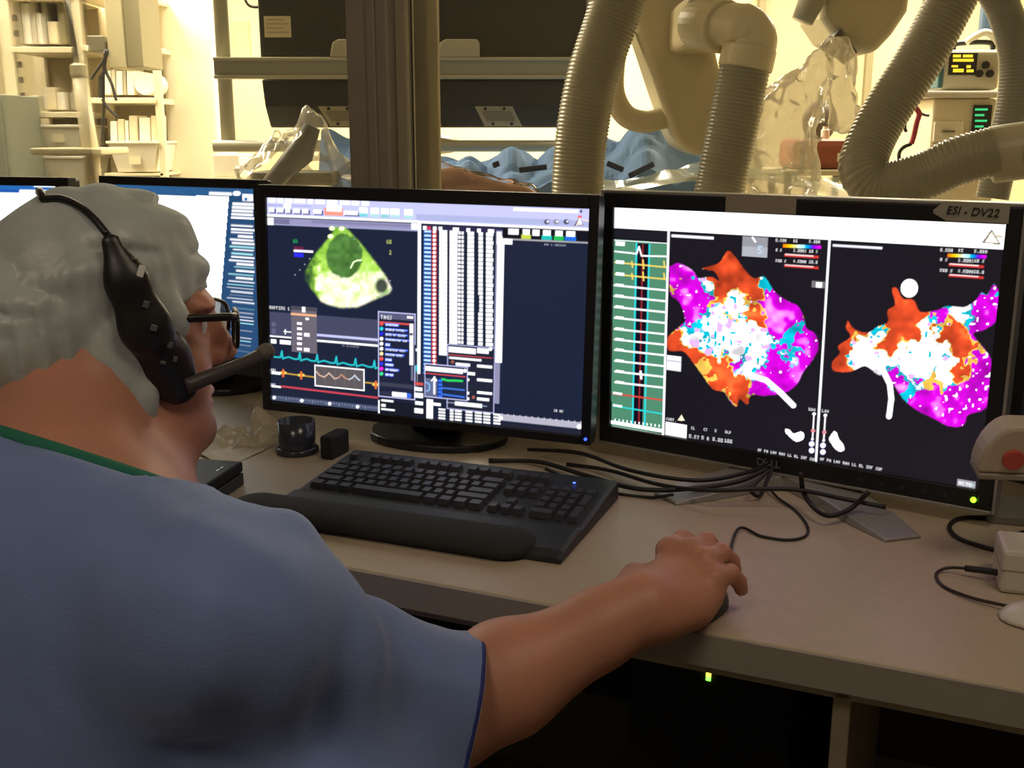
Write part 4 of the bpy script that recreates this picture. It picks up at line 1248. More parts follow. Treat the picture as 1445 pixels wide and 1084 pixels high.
bx = MB(); bx.tube([np.array([pp[0], pp[1], DESK + .008]), pp + (0, 0, .004)], .008, 14); obj('post', bx, STEEL, cb, smooth=True)
obj('foot', MB().lathe(np.array([pp[0], pp[1], DESK]), [(.032, 0), (.032, .005), (.028, .009), (.01, .010)], 28), OFFWH, cb, smooth=True)
c = on_z(1402, 735, DESK)
b = MB(); b.frame_box(c + (.07, .01, .006), (.07, -.02, 0), (.012, .04, 0), (0, 0, .006))
thing('adapter_plate', b, mat('grey_plate', (.24, .23, .21), .4, .3), 'flat grey plate lying under the cream call box', 'plate', bevel=.002)
# ------------------------------------------------------------------ the seated man
# ---- frames: head local axes (forward, left, up), origin between the ears
phi = math.radians(28)
HF = np.array([math.cos(phi), math.sin(phi), -.06]); HF /= np.linalg.norm(HF)
HL = np.cross([0, 0, 1.0], HF); HL /= np.linalg.norm(HL)
HU = np.cross(HF, HL)
EAR = at(169, 494, .955)
HO = EAR + HL * .074
HM = np.stack([HF, HL, HU], 0)
def hw(x, y, z): return HO + HF * x + HL * y + HU * z
NB = at(85, 700, .90)                                      # base of the neck
SH = at(325, 872, .77)                                      # right shoulder
EL = at(632, 1008, .875)                                     # right elbow
WR = on_z(906, 853, DESK + .04)                 # wrist
TF = np.array([.62, .78, 0])                                # where the chest faces
TL = np.array([-TF[1], TF[0], 0])
CHEST = NB - TF * .03 + np.array([0, 0, -.17])
PEL = NB - TF * .20 + np.array([0, 0, -.43])
SHL = NB + (NB - SH) * .85; SHL[2] = SH[2] + .01
ELL = SHL + TF * .10 + np.array([-.02, .02, -.26])
WRL = ELL + TF * .20 + np.array([.02, -.05, .04])
HIPR, HIPL = PEL - TL * .095 + (0, 0, -.02), PEL + TL * .095 + (0, 0, -.02)
KNR, KNL = HIPR + TF * .40 + np.array([.03, -.02, -.01]), HIPL + TF * .40
KNR[2] = KNL[2] = .53; HIPR[2] = HIPL[2] = .56
ANR, ANL = KNR + TF * .02, KNL + TF * .02
ANR[2] = ANL[2] = .09

def f_head(P):
    Q = (P - HO) @ HM.T
    Qs = Q.copy(); Qs[:, 1] = np.abs(Q[:, 1])
    d = s_ell(Q, (-.014, 0, .045), (.100, .077, .088))
    d = smin(d, s_ell(Q, (.045, 0, -.022), (.053, .060, .082)), .03)
    d = smin(d, s_cone(Qs, (-.002, .056, -.045), (.062, .020, -.098), .026, .020), .03)
    d = smin(d, s_ell(Qs, (.034, .038, -.076), (.052, .038, .038)), .03)                # jowl
    d = smin(d, s_ell(Qs, (.058, .042, -.030), (.026, .024, .028)), .02)                # cheek
    d = smin(d, s_sph(Q, (.080, 0, -.098), .024), .02)                                  # chin
    d = smin(d, s_ell(Qs, (.082, .030, .036), (.014, .030, .010)), .014)                # brow
    d = smax(d, -s_ell(Qs, (.104, .033, .015), (.018, .020, .013)), .012)               # eye socket
    d = smin(d, s_sph(Qs, (.076, .032, .015), .0125), .003)                             # eyeball
    d = smin(d, s_cone(Q, (.094, 0, .024), (.113, 0, -.016), .008, .0125), .010)        # nose
    d = smin(d, s_ell(Qs, (.101, .011, -.022), (.010, .008, .008)), .005)
    d = smin(d, s_ell(Q, (.089, 0, -.057), (.013, .024, .0065)), .005)                  # lips
    d = smin(d, s_ell(Q, (.088, 0, -.069), (.013, .021, .007)), .005)
    d = smax(d, -s_ell(Q, (.103, 0, -.063), (.010, .026, .0018)), .003)
    e = s_ell(Qs, (-.006, .079, -.004), (.018, .008, .032))                             # ear
    e = smax(e, -s_ell(Qs, (.000, .087, -.002), (.010, .007, .019)), .004)
    d = smin(d, e, .006)
    return d
def f_neck(P):
    d = s_cone(P, hw(-.030, 0, -.020), NB + np.array([0, 0, .02]), .062, .074)
    d = smin(d, s_cone(P, hw(.022, 0, -.082), NB + TF * .07 + np.array([0, 0, -.03]), .050, .060), .03)
    return d
# hand: frame at the wrist, fd forward, rt towards the little finger
fd = np.array([.68, .733, 0]); rt = np.array([.733, -.68, 0]); uz = np.array([0, 0, 1.0])
def hp(f_, r_, z): return np.array([WR[0], WR[1], DESK]) + fd * f_ + rt * r_ + uz * z
FING = [  # knuckle, joint, joint, tip, radii
    [(.086, -.029, .060), (.116, -.033, .062), (.136, -.033, .048), (.146, -.031, .034), (.0118, .0103, .0094, .0082)],
    [(.091, -.008, .063), (.122, -.009, .064), (.143, -.009, .049), (.152, -.009, .035), (.0120, .0105, .0096, .0083)],
    [(.086, .013, .060), (.114, .014, .061), (.134, .014, .047), (.143, .013, .034), (.0115, .0100, .0092, .0080)],
    [(.075, .032, .051), (.099, .035, .050), (.115, .035, .037), (.123, .034, .025), (.0103, .0090, .0083, .0072)]]
THUMB = [(.020, -.030, .040), (.058, -.052, .036), (.088, -.058, .026), (.108, -.054, .020)]
def f_hand(P):
    d = s_cone(P, hp(.0, -.008, .038), hp(.08, -.022, .047), .024, .0155)
    d = smin(d, s_cone(P, hp(.0, .0, .038), hp(.085, -.004, .050), .024, .0155), .012)
    d = smin(d, s_cone(P, hp(.0, .006, .037), hp(.08, .014, .046), .024, .0150), .012)
    d = smin(d, s_cone(P, hp(.004, .012, .032), hp(.068, .031, .037), .024, .0150), .012)
    d = smin(d, s_cone(P, hp(.012, .016, .024), hp(.050, .026, .025), .017, .017), .016)   # heel of the hand
    d = smin(d, s_cone(P, hp(.012, -.018, .028), hp(.050, -.036, .030), .020, .018), .016)
    for k in FING:
        r_ = k[4]
        c_ = np.full(len(P), 9.0)
        for i in range(3):
            c_ = smin(c_, s_cone(P, hp(*k[i]), hp(*k[i + 1]), r_[i], r_[i + 1]), .002)
        c_ = smin(c_, s_sph(P, hp(*k[1]) + uz * .0008, r_[1] * 1.04), .003)
        d = smin(d, c_, .0042)
        d = smin(d, s_sph(P, hp(*k[0]) + uz * .0005, r_[0] * 1.0), .012)
    t = np.full(len(P), 9.0)
    for i in range(3):
        t = smin(t, s_cone(P, hp(*THUMB[i]), hp(*THUMB[i + 1]), (.017, .0125, .0110)[i], (.0125, .0110, .009)[i]), .003)
    return smin(d, t, .010)
def f_arm(P):
    m1 = EL + (WR - EL) * .30
    d = s_cone(P, SH, EL, .058, .047)
    d = smin(d, s_cone(P, EL, m1 + np.array([-.004, .004, .002]), .046, .0505), .02)
    d = smin(d, s_cone(P, m1, EL + (WR - EL) * .8, .0500, .0335), .02)
    d = smin(d, s_cone(P, EL + (WR - EL) * .78, WR, .0335, .0275), .02)
    return d
def f_torso(P):
    d = s_ell((P - CHEST) @ np.stack([TF, TL, [0, 0, 1]], 1), (0, 0, 0), (.135, .175, .22))
    d = smin(d, s_cone(P, NB + (0, 0, -.03), SH, .072, .066), .06)
    d = smin(d, s_cone(P, NB + (0, 0, -.03), SHL, .072, .066), .06)
    d = smin(d, s_ell((P - PEL) @ np.stack([TF, TL, [0, 0, 1]], 1), (0.02, 0, .05), (.145, .175, .20)), .08)
    d = smin(d, s_cone(P, CHEST + TF * .03, PEL + TF * .06 + np.array([0, 0, .1]), .13, .15), .06)
    return d
def f_larm(P):
    d = smin(s_cone(P, SHL, ELL, .055, .045), s_cone(P, ELL, WRL, .045, .028), .02)
    dr = (WRL - ELL) / np.linalg.norm(WRL - ELL); sd = np.cross(dr, [0, 0, 1.0]); sd /= np.linalg.norm(sd)
    for i, o_ in enumerate((-.028, -.009, .010, .027)):
        k0 = WRL + dr * .085 + sd * o_
        d = smin(d, s_cone(P, WRL, k0, .024, .014), .010)
        k1 = k0 + dr * (.042 - abs(i - 1.3) * .004) + np.array([0, 0, -.012]); k2 = k1 + dr * .028 + np.array([0, 0, -.022])
        d = smin(d, smin(s_cone(P, k0, k1, .0105, .009), s_cone(P, k1, k2, .009, .0075), .002), .005)
    th = WRL + dr * .05 - sd * .055
    d = smin(d, smin(s_cone(P, WRL + dr * .02 - sd * .02, th, .018, .012), s_cone(P, th, th + dr * .04 + np.array([0, 0, -.01]), .012, .009), .003), .01)
    return d
def f_legs(P):
    d = np.full(len(P), 9.0)
    for h_, k_, a_ in ((HIPR, KNR, ANR), (HIPL, KNL, ANL)):
        d = smin(d, s_cone(P, h_, k_, .088, .062), .05)
        d = smin(d, s_cone(P, k_, k_ + (a_ - k_) * .35, .058, .056), .03)
        d = smin(d, s_cone(P, k_ + (a_ - k_) * .35, a_, .055, .038), .03)
    return d
def f_feet(P):
    d = np.full(len(P), 9.0)
    for a_ in (ANR, ANL):
        d = np.minimum(d, smin(s_cone(P, a_ + (0, 0, -.02), a_ + (0, 0, -.045), .042, .042), s_cone(P, a_ + (0, 0, -.045), a_ + TF * .16 + np.array([0, 0, -.055]), .044, .034), .03))
    return np.maximum(d, .002 - P[:, 2])
def f_body(P):
    d = smin(f_head(P), f_neck(P), .028)
    d = smin(d, f_torso(P), .05)
    d = smin(d, f_arm(P), .03)
    d = smin(d, f_hand(P), .016)
    d = smin(d, f_larm(P), .03)
    d = smin(d, f_legs(P), .04)
    return d
CHECK = None
person = root('person', (PEL[0], PEL[1], 0), 'person in blue scrubs, bouffant cap and headset, hand on the mouse', 'person')
v, q = sdf_mesh(f_body, (SHL[0] - .22, min(SH[1], PEL[1]) - .28, .04), (WR[0] + .22, SHL[1] + .45, HO[2] + .20), .0038)
SKIN = mat('skin', srgb(186, 136, 110), .5, noise=.16, nscale=16, bump=.18, bscale=220, sss=.12, color2=srgb(192, 130, 108))
LIP = mat('lips', srgb(170, 92, 82), .4); EYEW = mat('eye_white', (.7, .68, .64), .2); IRIS = mat('iris', (.03, .03, .03), .15)
body = obj('body', (v, q), [SKIN, LIP, EYEW, IRIS], person, smooth=True)
cen = v[q].mean(1); Q = (cen - HO) @ HM.T; Qs = Q.copy(); Qs[:, 1] = np.abs(Q[:, 1])
mi = np.zeros(len(q), np.int32)
mi[(s_ell(Q, (.093, 0, -.063), (.016, .024, .012)) < 0)] = 1
mi[(s_sph(Qs, (.076, .032, .015), .0138) < 0) & (Q[:, 0] > .082) & (np.abs(Q[:, 2] - .015) < .0065)] = 2
mi[(s_sph(Qs, (.0885, .032, .015), .0055) < 0)] = 3
body.data.polygons.foreach_set('material_index', mi)

# ---- scrub top
AX = (EL - SH) / np.linalg.norm(EL - SH)
FAX = (WR - EL) / np.linalg.norm(WR - EL)
CUTN = _r * .97 - _u * .21 + _f * .12; CUTN /= np.linalg.norm(CUTN)
HEM = at(668, 974, .885)
AXL = (ELL - SHL) / np.linalg.norm(ELL - SHL)
def folds(P):
    # creases radiating from the armpit along the sleeve, broad rumples on the back
    t = (P - SH) @ AX
    r_ = P - SH - t[:, None] * AX
    s1 = np.sin((t * 58 + (r_ @ np.array([.3, .9, .3])) * 55 + vnoise(P, 9, 3) * 2.4))
    w1 = np.exp(-((t - .08) / .14) ** 2) * np.clip(.17 - np.linalg.norm(r_, axis=1), 0, .12) / .12
    q2 = P * np.array([1.0, 1.0, .45])
    rid = np.abs(vnoise(q2 @ np.array([[.8, .3, .2], [-.2, 1.2, .3], [.5, -.3, 1.3]]), 11, 7))
    return s1 * .0055 * w1 + vnoise(q2, 13, 5) * .006 + vnoise(q2, 28, 6) * .0024 + (rid - .25) * .009
def f_shirt_outer(P, off=.012):
    d = f_torso(P) - off
    # sleeve: loose, widening towards the hem, with a peak of cloth above the shoulder
    sl = smin(s_cone(P, SH, EL - AX * .02, .070, .058), s_cone(P, EL - AX * .04, HEM + CUTN * .03, .058, .055), .03)
    sl = np.minimum(sl, smin(s_cone(P, SHL, SHL + AXL * .22, .072, .062), sl, .01))
    d = smin(d, sl, .055)
    pk = at(405, 752, .80)
    d = smin(d, s_cone(P, pk, at(352, 790, .79), .010, .045), .03)
    d = smin(d, s_cone(P, CHEST, at(455, 1160, .80), .13, .12), .05)
    d = smin(d, s_cone(P, COL_C + NAX * .03, COL_C - NAX * .10, .094, .115), .03)
    return d
CP1, CP2, CP3 = at(-5, 612, .84), at(150, 660, .83), at(246, 694, .93)
COL_N = np.cross(CP2 - CP1, CP3 - CP1); COL_N /= np.linalg.norm(COL_N)
if COL_N[2] < 0: COL_N = -COL_N
NAX = hw(-.02, 0, -.03) - NB; NAX /= np.linalg.norm(NAX)
COL_C = NB + NAX * (((CP1 - NB) @ COL_N) / (NAX @ COL_N))
def f_shirt(P):
    o_ = f_shirt_outer(P) + folds(P) - .002
    # cut the neck opening, sleeve ends and the lower hem
    o_ = smax(o_, (P - HEM) @ CUTN, .004)
    el = (P - (SHL + AXL * .20)) @ AXL
    near = np.linalg.norm(P - (SHL + AXL * .26), axis=1) - .15
    o_ = np.where(near < 0, smax(o_, el, .004), o_)
    rad_ = np.linalg.norm((P - COL_C) - ((P - COL_C) @ COL_N)[:, None] * COL_N, axis=1)
    o_ = smax(o_, np.minimum((P - COL_C) @ COL_N, .15 - rad_), .006)
    nk = s_cone(P, COL_C - NAX * .05, COL_C + NAX * .12, .084, .090)
    o_ = smax(o_, -nk, .006)
    hol = s_cone(P, HEM - CUTN * .03, HEM + CUTN * .08, .040, .056)
    o_ = smax(o_, -hol, .004)
    o_ = smax(o_, PEL[2] - .10 - P[:, 2], .004)
    return o_
M_SCRUB = mat('blue_scrub_cotton', srgb(112, 134, 188), .9, noise=.10, nscale=24, bump=.25, bscale=420, sheen=.25)
v, q = sdf_mesh(f_shirt, (SHL[0] - .22, min(SH[1], PEL[1]) - .28, PEL[2] - .14), (HEM[0] + .16, SHL[1] + .3, HO[2] + .02), .0048)
shirt = obj('scrub_top', (v, q), M_SCRUB, person, smooth=True, label='blue short-sleeved scrub top')
# sleeve binding: rim of the sleeve end
e1 = np.cross(CUTN, [0, 0, 1.0]); e1 /= np.linalg.norm(e1); e2 = np.cross(CUTN, e1)
def ring(f_, c, a, b, n=48, r0=.02, r1=.14):
    out = []
    for k in range(n):
        t = 2 * math.pi * k / n
        d = a * math.cos(t) + b * math.sin(t)
        lo_, hi_ = r0, r1
        rr = np.linspace(r0, r1, 60)
        vals = f_((c + rr[:, None] * d))
        neg = np.where(vals < 0)[0]
        out.append(c + d * (rr[neg[-1]] if len(neg) else .065))
    return out
def band(name, loop, r_, m, parent, label=None):
    b = MB(); L = [np.asarray(p) for p in loop]
    L = [(L[i - 1] + 2 * L[i] + L[(i + 1) % len(L)]) / 4 for i in range(len(L))]
    b.tube(L + [L[0], L[1]], r_, 8, caps=False)
    return obj(name, b, m, parent, smooth=True, label=label)
band('sleeve_binding', ring(f_shirt, HEM - CUTN * .004, e1, e2), .0022, mat('navy_binding', srgb(40, 48, 120), .8), shirt, 'navy sleeve binding')
# green neck band: closed loop where neck opening meets the shirt
M_GREEN = mat('green_neck_band', srgb(36, 112, 92), .85, bump=.2, bscale=500)
ua = np.cross(COL_N, [0, 1.0, 0]); ua /= np.linalg.norm(ua); ub = np.cross(COL_N, ua)
nl = []
for k in range(72):
    d_ = math.cos(2 * math.pi * k / 72) * ua + math.sin(2 * math.pi * k / 72) * ub
    rr = np.linspace(.04, .15, 140); vv = f_body(COL_C + COL_N * .001 + rr[:, None] * d_)
    ps = np.where(vv > 0)[0]
    nl.append(COL_C + d_ * (min(rr[ps[0]], .125) + .002 if len(ps) else .12))
for _ in range(4):
    nl = [(nl[i - 1] + nl[i] * 2 + nl[(i + 1) % 72]) / 4 for i in range(72)]
nl = nl + nl[:2]
b = MB(); b.tube(nl, .0078, 10, caps=False)
obj('neck_band', b, M_GREEN, shirt, smooth=True, label='green neck band')
# trousers and shoes (below the frame)
def f_trouser(P):
    return smax(smin(f_legs(P) - .014 + vnoise(P, 12, 8) * .006, s_ell((P - PEL) @ np.stack([TF, TL, [0, 0, 1]], 1), (0.02, 0, .0), (.165, .195, .15)), .05), smax(P[:, 2] - PEL[2] - .06, .10 - P[:, 2], .004), .004)
lo = np.minimum.reduce([HIPR, HIPL, KNR, KNL, PEL]) - .25; hi = np.maximum.reduce([HIPR, HIPL, KNR, KNL, PEL]) + .25; lo[2] = .05
obj('scrub_trousers', sdf_mesh(f_trouser, lo, hi, .008), M_SCRUB, person, smooth=True)
lo = np.minimum(ANR, ANL) - .1; hi = np.maximum(ANR, ANL) + .25; lo[2] = -.02; hi[2] = .14
obj('shoes', sdf_mesh(f_feet, lo, hi, .006), MATTE, person, smooth=True)

# ---- bouffant cap
def cap_edge(Q): return np.maximum(.056 - .60 * np.clip(.085 - Q[:, 0], 0, .3), -.080)
def f_cap(P):
    Q = (P - HO) @ HM.T
    d = s_ell(Q, (.000, 0, .050), (.095, .081, .098))
    d = smin(d, s_ell(Q, (-.078, 0, .006), (.096, .084, .082)), .05)
    d = smin(d, s_ell(Q, (-.100, 0, -.012), (.075, .080, .072)), .04)
    # gathered cloth: creases running from the band to the crown
    an = np.arctan2(Q[:, 1], Q[:, 0] + .03)
    low = np.clip(1 - (Q[:, 2] + .05) / .16, 0, 1)
    cre = np.sin(an * 30 + vnoise(Q, 20, 31) * 3.0) * .0036 * low
    cre = cre + vnoise(Q * np.array([1, 1, .6]), 17, 32) * .0052 - np.abs(vnoise(Q * np.array([.55, .55, 1.7]) + vnoise(Q, 14, 36)[:, None] * .012, 24, 33)) * .010 + .003
    d = np.minimum(d + cre, s_ell(Q, (-.014, 0, .045), (.1055, .0825, .0935)))
    # edge: from the forehead down behind the ear to the nape
    edge = cap_edge(Q)
    cut = (edge - Q[:, 2]) * .9
    cut = np.where(Q[:, 0] > .05, cut - np.clip(Q[:, 0] - .05, 0, .1) * .2, cut)
    d = smax(d, cut, .006)
    Qs = Q.copy(); Qs[:, 1] = np.abs(Q[:, 1])
    fl = s_ell(Qs, (.000, .084, -.034), (.032, .013, .056)) + vnoise(Q, 45, 34) * .004
    fl = smin(fl, s_ell(Qs, (.030, .072, .025), (.034, .016, .030)), .02)
    d = smin(d, fl, .012)
    return d * .8
cm = bpy.data.materials.new('cap_fabric'); cm.use_nodes = True
nt = cm.node_tree; nt.nodes.clear()
out = nt.nodes.new('ShaderNodeOutputMaterial'); df = nt.nodes.new('ShaderNodeBsdfDiffuse'); tl = nt.nodes.new('ShaderNodeBsdfTranslucent'); ms = nt.nodes.new('ShaderNodeMixShader')
gl = nt.nodes.new('ShaderNodeBsdfGlossy'); gl.inputs['Roughness'].default_value = .38; ms2 = nt.nodes.new('ShaderNodeMixShader'); ms2.inputs[0].default_value = .05
tc = nt.nodes.new('ShaderNodeTexCoord'); nz = nt.nodes.new('ShaderNodeTexNoise'); nz.inputs['Scale'].default_value = 26; nz.inputs['Detail'].default_value = 6
mx = nt.nodes.new('ShaderNodeMix'); mx.data_type = 'RGBA'
mx.inputs[6].default_value = (.46, .54, .55, 1); mx.inputs[7].default_value = (.72, .78, .77, 1)
bp = nt.nodes.new('ShaderNodeBump'); bp.inputs['Strength'].default_value = .35; bp.inputs['Distance'].default_value = .004
nz2 = nt.nodes.new('ShaderNodeTexNoise'); nz2.inputs['Scale'].default_value = 55; nz2.inputs['Detail'].default_value = 8
nt.links.new(tc.outputs['Object'], nz.inputs[0]); nt.links.new(tc.outputs['Object'], nz2.inputs[0])
nt.links.new(nz.outputs['Fac'], mx.inputs[0]); nt.links.new(nz2.outputs['Fac'], bp.inputs['Height'])
for s_ in (df, tl): nt.links.new(mx.outputs[2], s_.inputs['Color']); nt.links.new(bp.outputs[0], s_.inputs['Normal'])
nt.links.new(bp.outputs[0], gl.inputs['Normal'])
ms.inputs[0].default_value = .25
nt.links.new(df.outputs[0], ms.inputs[1]); nt.links.new(tl.outputs[0], ms.inputs[2]); nt.links.new(ms.outputs[0], ms2.inputs[1]); nt.links.new(gl.outputs[0], ms2.inputs[2]); nt.links.new(ms2.outputs[0], out.inputs[0])
v, q = sdf_mesh(f_cap, HO - .24, HO + .22, .0036)
M_TEAL = mat('cap_teal_edge', srgb(112, 158, 166), .8, bump=.3, bscale=200)
cap = obj('bouffant_cap', (v, q), [cm, M_TEAL], person, smooth=True, label='pale grey-green bouffant cap')
cen = v[q].mean(1); Q = (cen - HO) @ HM.T
edge = cap_edge(Q)
cap.data.polygons.foreach_set('material_index', (((Q[:, 2] < edge + .005) & (Q[:, 0] < -.05)) | ((Q[:, 2] < -.048 + .1 * (Q[:, 0] + .08)) & (Q[:, 0] < -.03))).astype(np.int32))

# ---- headset, lying on the cap
def f_hc(P): return np.minimum(f_cap(P), f_head(P))
hs = root('headset', hw(0, -.09, -.02), 'black one-sided headset with microphone boom over the cap', 'headset')
def on(px, py, off=0.0):
    p = trace(f_hc, px, py)
    if p is None: p = at(px, py, .93)
    d = CAM - p; d /= np.linalg.norm(d)
    return p + d * off
hb = [on(x, y, .003) for x, y in ((62, 281), (85, 280), (110, 290), (132, 308), (152, 332))]
# the band goes on over the crown to the far side
hc0 = hw(-.03, 0, .04); p0 = hb[0] - hc0; Lr = np.linalg.norm(p0); p0 = p0 / Lr
p2 = p0 - 2 * (p0 @ HL) * HL
top = []
for t in np.linspace(1, 0, 9)[:-1]:
    d_ = p0 * (1 - t) + p2 * t; d_ /= np.linalg.norm(d_)
    rr = np.linspace(.05, .2, 240); vv = f_cap(hc0 + rr[:, None] * d_)
    top.append(hc0 + d_ * (rr[np.where(vv < 0)[0][-1]] + .003))
b = MB(); b.tube(smooth_path(top + hb, 6), .0034, 10); obj('headband', b, BLACK, hs, smooth=True)
pod = [on(158, 345), on(180, 400), on(205, 460), on(228, 505), on(248, 540)]
_pp = ((158, 345), (180, 400), (205, 460), (228, 505), (248, 540))
_ys = [p[1] for p in pod]
pod = [at(_pp[i][0], _pp[i][1], min(_ys[i], _ys[0] + (_ys[4] - _ys[0]) * i / 4)) for i in range(5)]
cdir = CAM - pod[2]; cdir /= np.linalg.norm(cdir)
rad = (.009, .0155, .0195, .0225, .0205)
def f_pod(P):
    d = np.full(len(P), 9.0)
    for i in range(4):
        # flattened capsules: squash along the outward direction
        a, bb = pod[i] + cdir * .010, pod[i + 1] + cdir * .010
        k = 1.9
        Pq = P + ((P - a) @ cdir)[:, None] * cdir * (k - 1)
        bq = bb + ((bb - a) @ cdir) * cdir * (k - 1)
        d = smin(d, s_cone(Pq, a, bq, rad[i], rad[i + 1]) * .62, .012)
    return d
PP = np.array(pod)
v, q = sdf_mesh(f_pod, PP.min(0) - .06, PP.max(0) + .06, .003)
obj('ear_pod', (v, q), mat('headset_black', (.013, .013, .014), .38), hs, smooth=True)
M_GREYB = mat('headset_grey', (.10, .10, .11), .4)
for px, py, w, h_, m in ((206, 430, 8, 10, M_GREYB), (217, 463, 9, 9, M_GREYB), (240, 487, 7, 9, M_GREYB), (247, 507, 6, 8, M_GREYB), (230, 512, 8, 5, M_GREYB),
                         (190, 366, 8, 4, M_GREYB), (199, 383, 9, 16, mat('white_label', (.75, .75, .75), .5))):
    p = trace(f_pod, px, py)
    if p is None: continue
    x_ = np.cross(cdir, [0, 0, 1.0]); x_ /= np.linalg.norm(x_); x_ = -x_ if x_[0] < 0 else x_
    y_ = np.cross(x_, cdir); y_ = -y_ if y_[2] < 0 else y_
    r1, r2 = math.cos(-.35), math.sin(-.35)
    xx, yy = x_ * r1 + y_ * r2, -x_ * r2 + y_ * r1
    b = MB(); b.frame_box(p, xx * w / 3000, yy * h_ / 3000, cdir * .0018)
    obj('white_label' if h_ == 16 else 'button', b, m, hs, bevel=.0008)
b0 = trace(f_pod, 262, 545) 
if b0 is None: b0 = pod[4] + cdir * .01
m1 = at(300, 530, b0[1] + .02); m2 = at(345, 512, b0[1] + .05); m3 = at(376, 496, b0[1] + .075)
b = MB(); b.tube(smooth_path([b0, m1, m2, m3], 8), [.0075] * 3 + list(np.linspace(.0075, .0058, 22)), 12)
obj('microphone_boom', b, mat('boom_grey', (.055, .050, .050), .45), hs, smooth=True)
def f_mic(P): return s_cone(P, m2 + (m3 - m2) * .78, m3, .0075, .0085) + vnoise(P, 420, 2) * .0008
obj('microphone_tip', sdf_mesh(f_mic, m3 - .03, m3 + .03, .0018), mat('foam_grey', (.14, .125, .11), .9), hs, smooth=True)

# ---- glasses
gs = root('eyeglasses', hw(.10, 0, -.02), 'black-rimmed eyeglasses worn under the cap', 'glasses')
GB = mat('glasses_black', (.010, .010, .010), .3)
for s_ in (-1, 1):
    b = MB(); b.tube(smooth_path([hw(.0, s_ * .080, .026), hw(.05, s_ * .0775, .028), hw(.108, s_ * .068, .028)], 6), [.0034] * 6 + [.0040] * 7, 8)
    obj('temple', b, GB, gs, smooth=True)
    lp = []
    for k in range(28):
        t = 2 * math.pi * k / 28
        yy = .036 + .026 * math.copysign(abs(math.cos(t)) ** .7, math.cos(t)); zz = .012 + .018 * math.copysign(abs(math.sin(t)) ** .7, math.sin(t))
        lp.append(hw(.116 - (yy - .03) * .16, s_ * yy, zz))
    b = MB(); b.tube(lp + [lp[0], lp[1]], .0022, 8, caps=False); fr_ = obj('rim', b, GB, gs, smooth=True)
    b = MB(); b.add(lp, [tuple(range(28))]); obj('lens', b, film_mat('lens%d' % s_, (.5, .6, .65), .06, rough=.02, gloss=.8), fr_)
b = MB(); b.tube(smooth_path([hw(.118, .012, .016), hw(.121, 0, .019), hw(.118, -.012, .016)], 5), .002, 8); obj('bridge', b, GB, gs, smooth=True)

# ---- mouse under the hand and its cable
mc = hp(.090, -.003, 0)
def f_mouse(P):
    Q = (P - mc) @ np.stack([fd, rt, uz], 1)
    d = s_ell(Q, (0, 0, .002), (.053, .030, .032))
    return np.maximum(d, .0005 - Q[:, 2])
ms_ = root('computer_mouse', mc, 'black computer mouse held under the hand', 'mouse')
v, q = sdf_mesh(f_mouse, mc - .08, mc + .08, .003); v[:, 2] = np.maximum(v[:, 2], DESK + .0005)
obj('shell', (v, q), BLACK, ms_, smooth=True)
b = MB(); p = hp(.128, -.002, .027); b.tube([p - rt * .003, p + rt * .003], .006, 12); obj('scroll_wheel', b, MATTE, ms_, smooth=True)
s0 = hp(.146, 0, .006)
pts = [s0, on_z(1040, 748, DESK + .004), on_z(1075, 757, DESK + .002), on_z(1110, 762, DESK + .002), on_z(1136, 757, DESK + .002), on_z(1139, 742, DESK + .002), on_z(1122, 720, DESK + .002), on_z(1098, 703, DESK + .004), on_z(1085, 688, DESK + .008)]
b = MB(); b.tube(smooth_path(pts, 8), .0018, 8); obj('mouse_cord', b, CABLE, ms_, smooth=True)

# ---- stool under the person (below the frame)
sc = np.array([PEL[0], PEL[1], 0]) + TF * .06
st = root('swivel_stool', sc, 'black round swivel stool under the seated person', 'stool')
st_z = PEL[2] - .155
obj('seat', MB().lathe(sc, [(.05, st_z - .07), (.19, st_z - .07), (.205, st_z - .05), (.205, st_z - .02), (.18, st_z)], 36), MATTE, st, smooth=False, bevel=.01)
obj('column', MB().lathe(sc, [(.03, .09), (.03, .25), (.02, .25), (.02, st_z - .06)], 20), STEEL, st)
for k in range(5):
    t = 2 * math.pi * k / 5 + .3
    e = sc + np.array([math.cos(t) * .27, math.sin(t) * .27, .055])
    b = MB(); b.tube([sc + (0, 0, .10), e], [.022, .014], 10); obj('leg', b, BLACK, st)
    b = MB(); b.tube([e + np.array([-math.sin(t), math.cos(t), 0]) * .012 - (0, 0, .029), e - np.array([-math.sin(t), math.cos(t), 0]) * .012 - (0, 0, .029)], .026, 16); obj('caster', b, BLACK, st)
print('PERSON', 'upper', np.linalg.norm(EL - SH), 'fore', np.linalg.norm(WR - EL), 'NB', NB, 'PEL', PEL, 'HO', HO, 'WR', WR)
# ------------------------------------------------------------------ procedure room beyond the window
def pbox(mb, px0, px1, py0, py1, y0, y1, ext=0.0):
    """upright box whose front face at distance y0 spans the given pixels"""
    a, b = at(px0, (py0 + py1) / 2, y0), at(px1, (py0 + py1) / 2, y0)
    t, u = at((px0 + px1) / 2, py0, y0)[2], at((px0 + px1) / 2, py1, y0)[2]
    return mb.box(a[0], b[0], y0, y1, u - ext, t)
ENAMEL = mat('shelf_enamel', (.72, .63, .42), .45)
def zat(py, y): return at(722, py, y)[2]
def xat(px, y): return at(px, 190, y)[0]

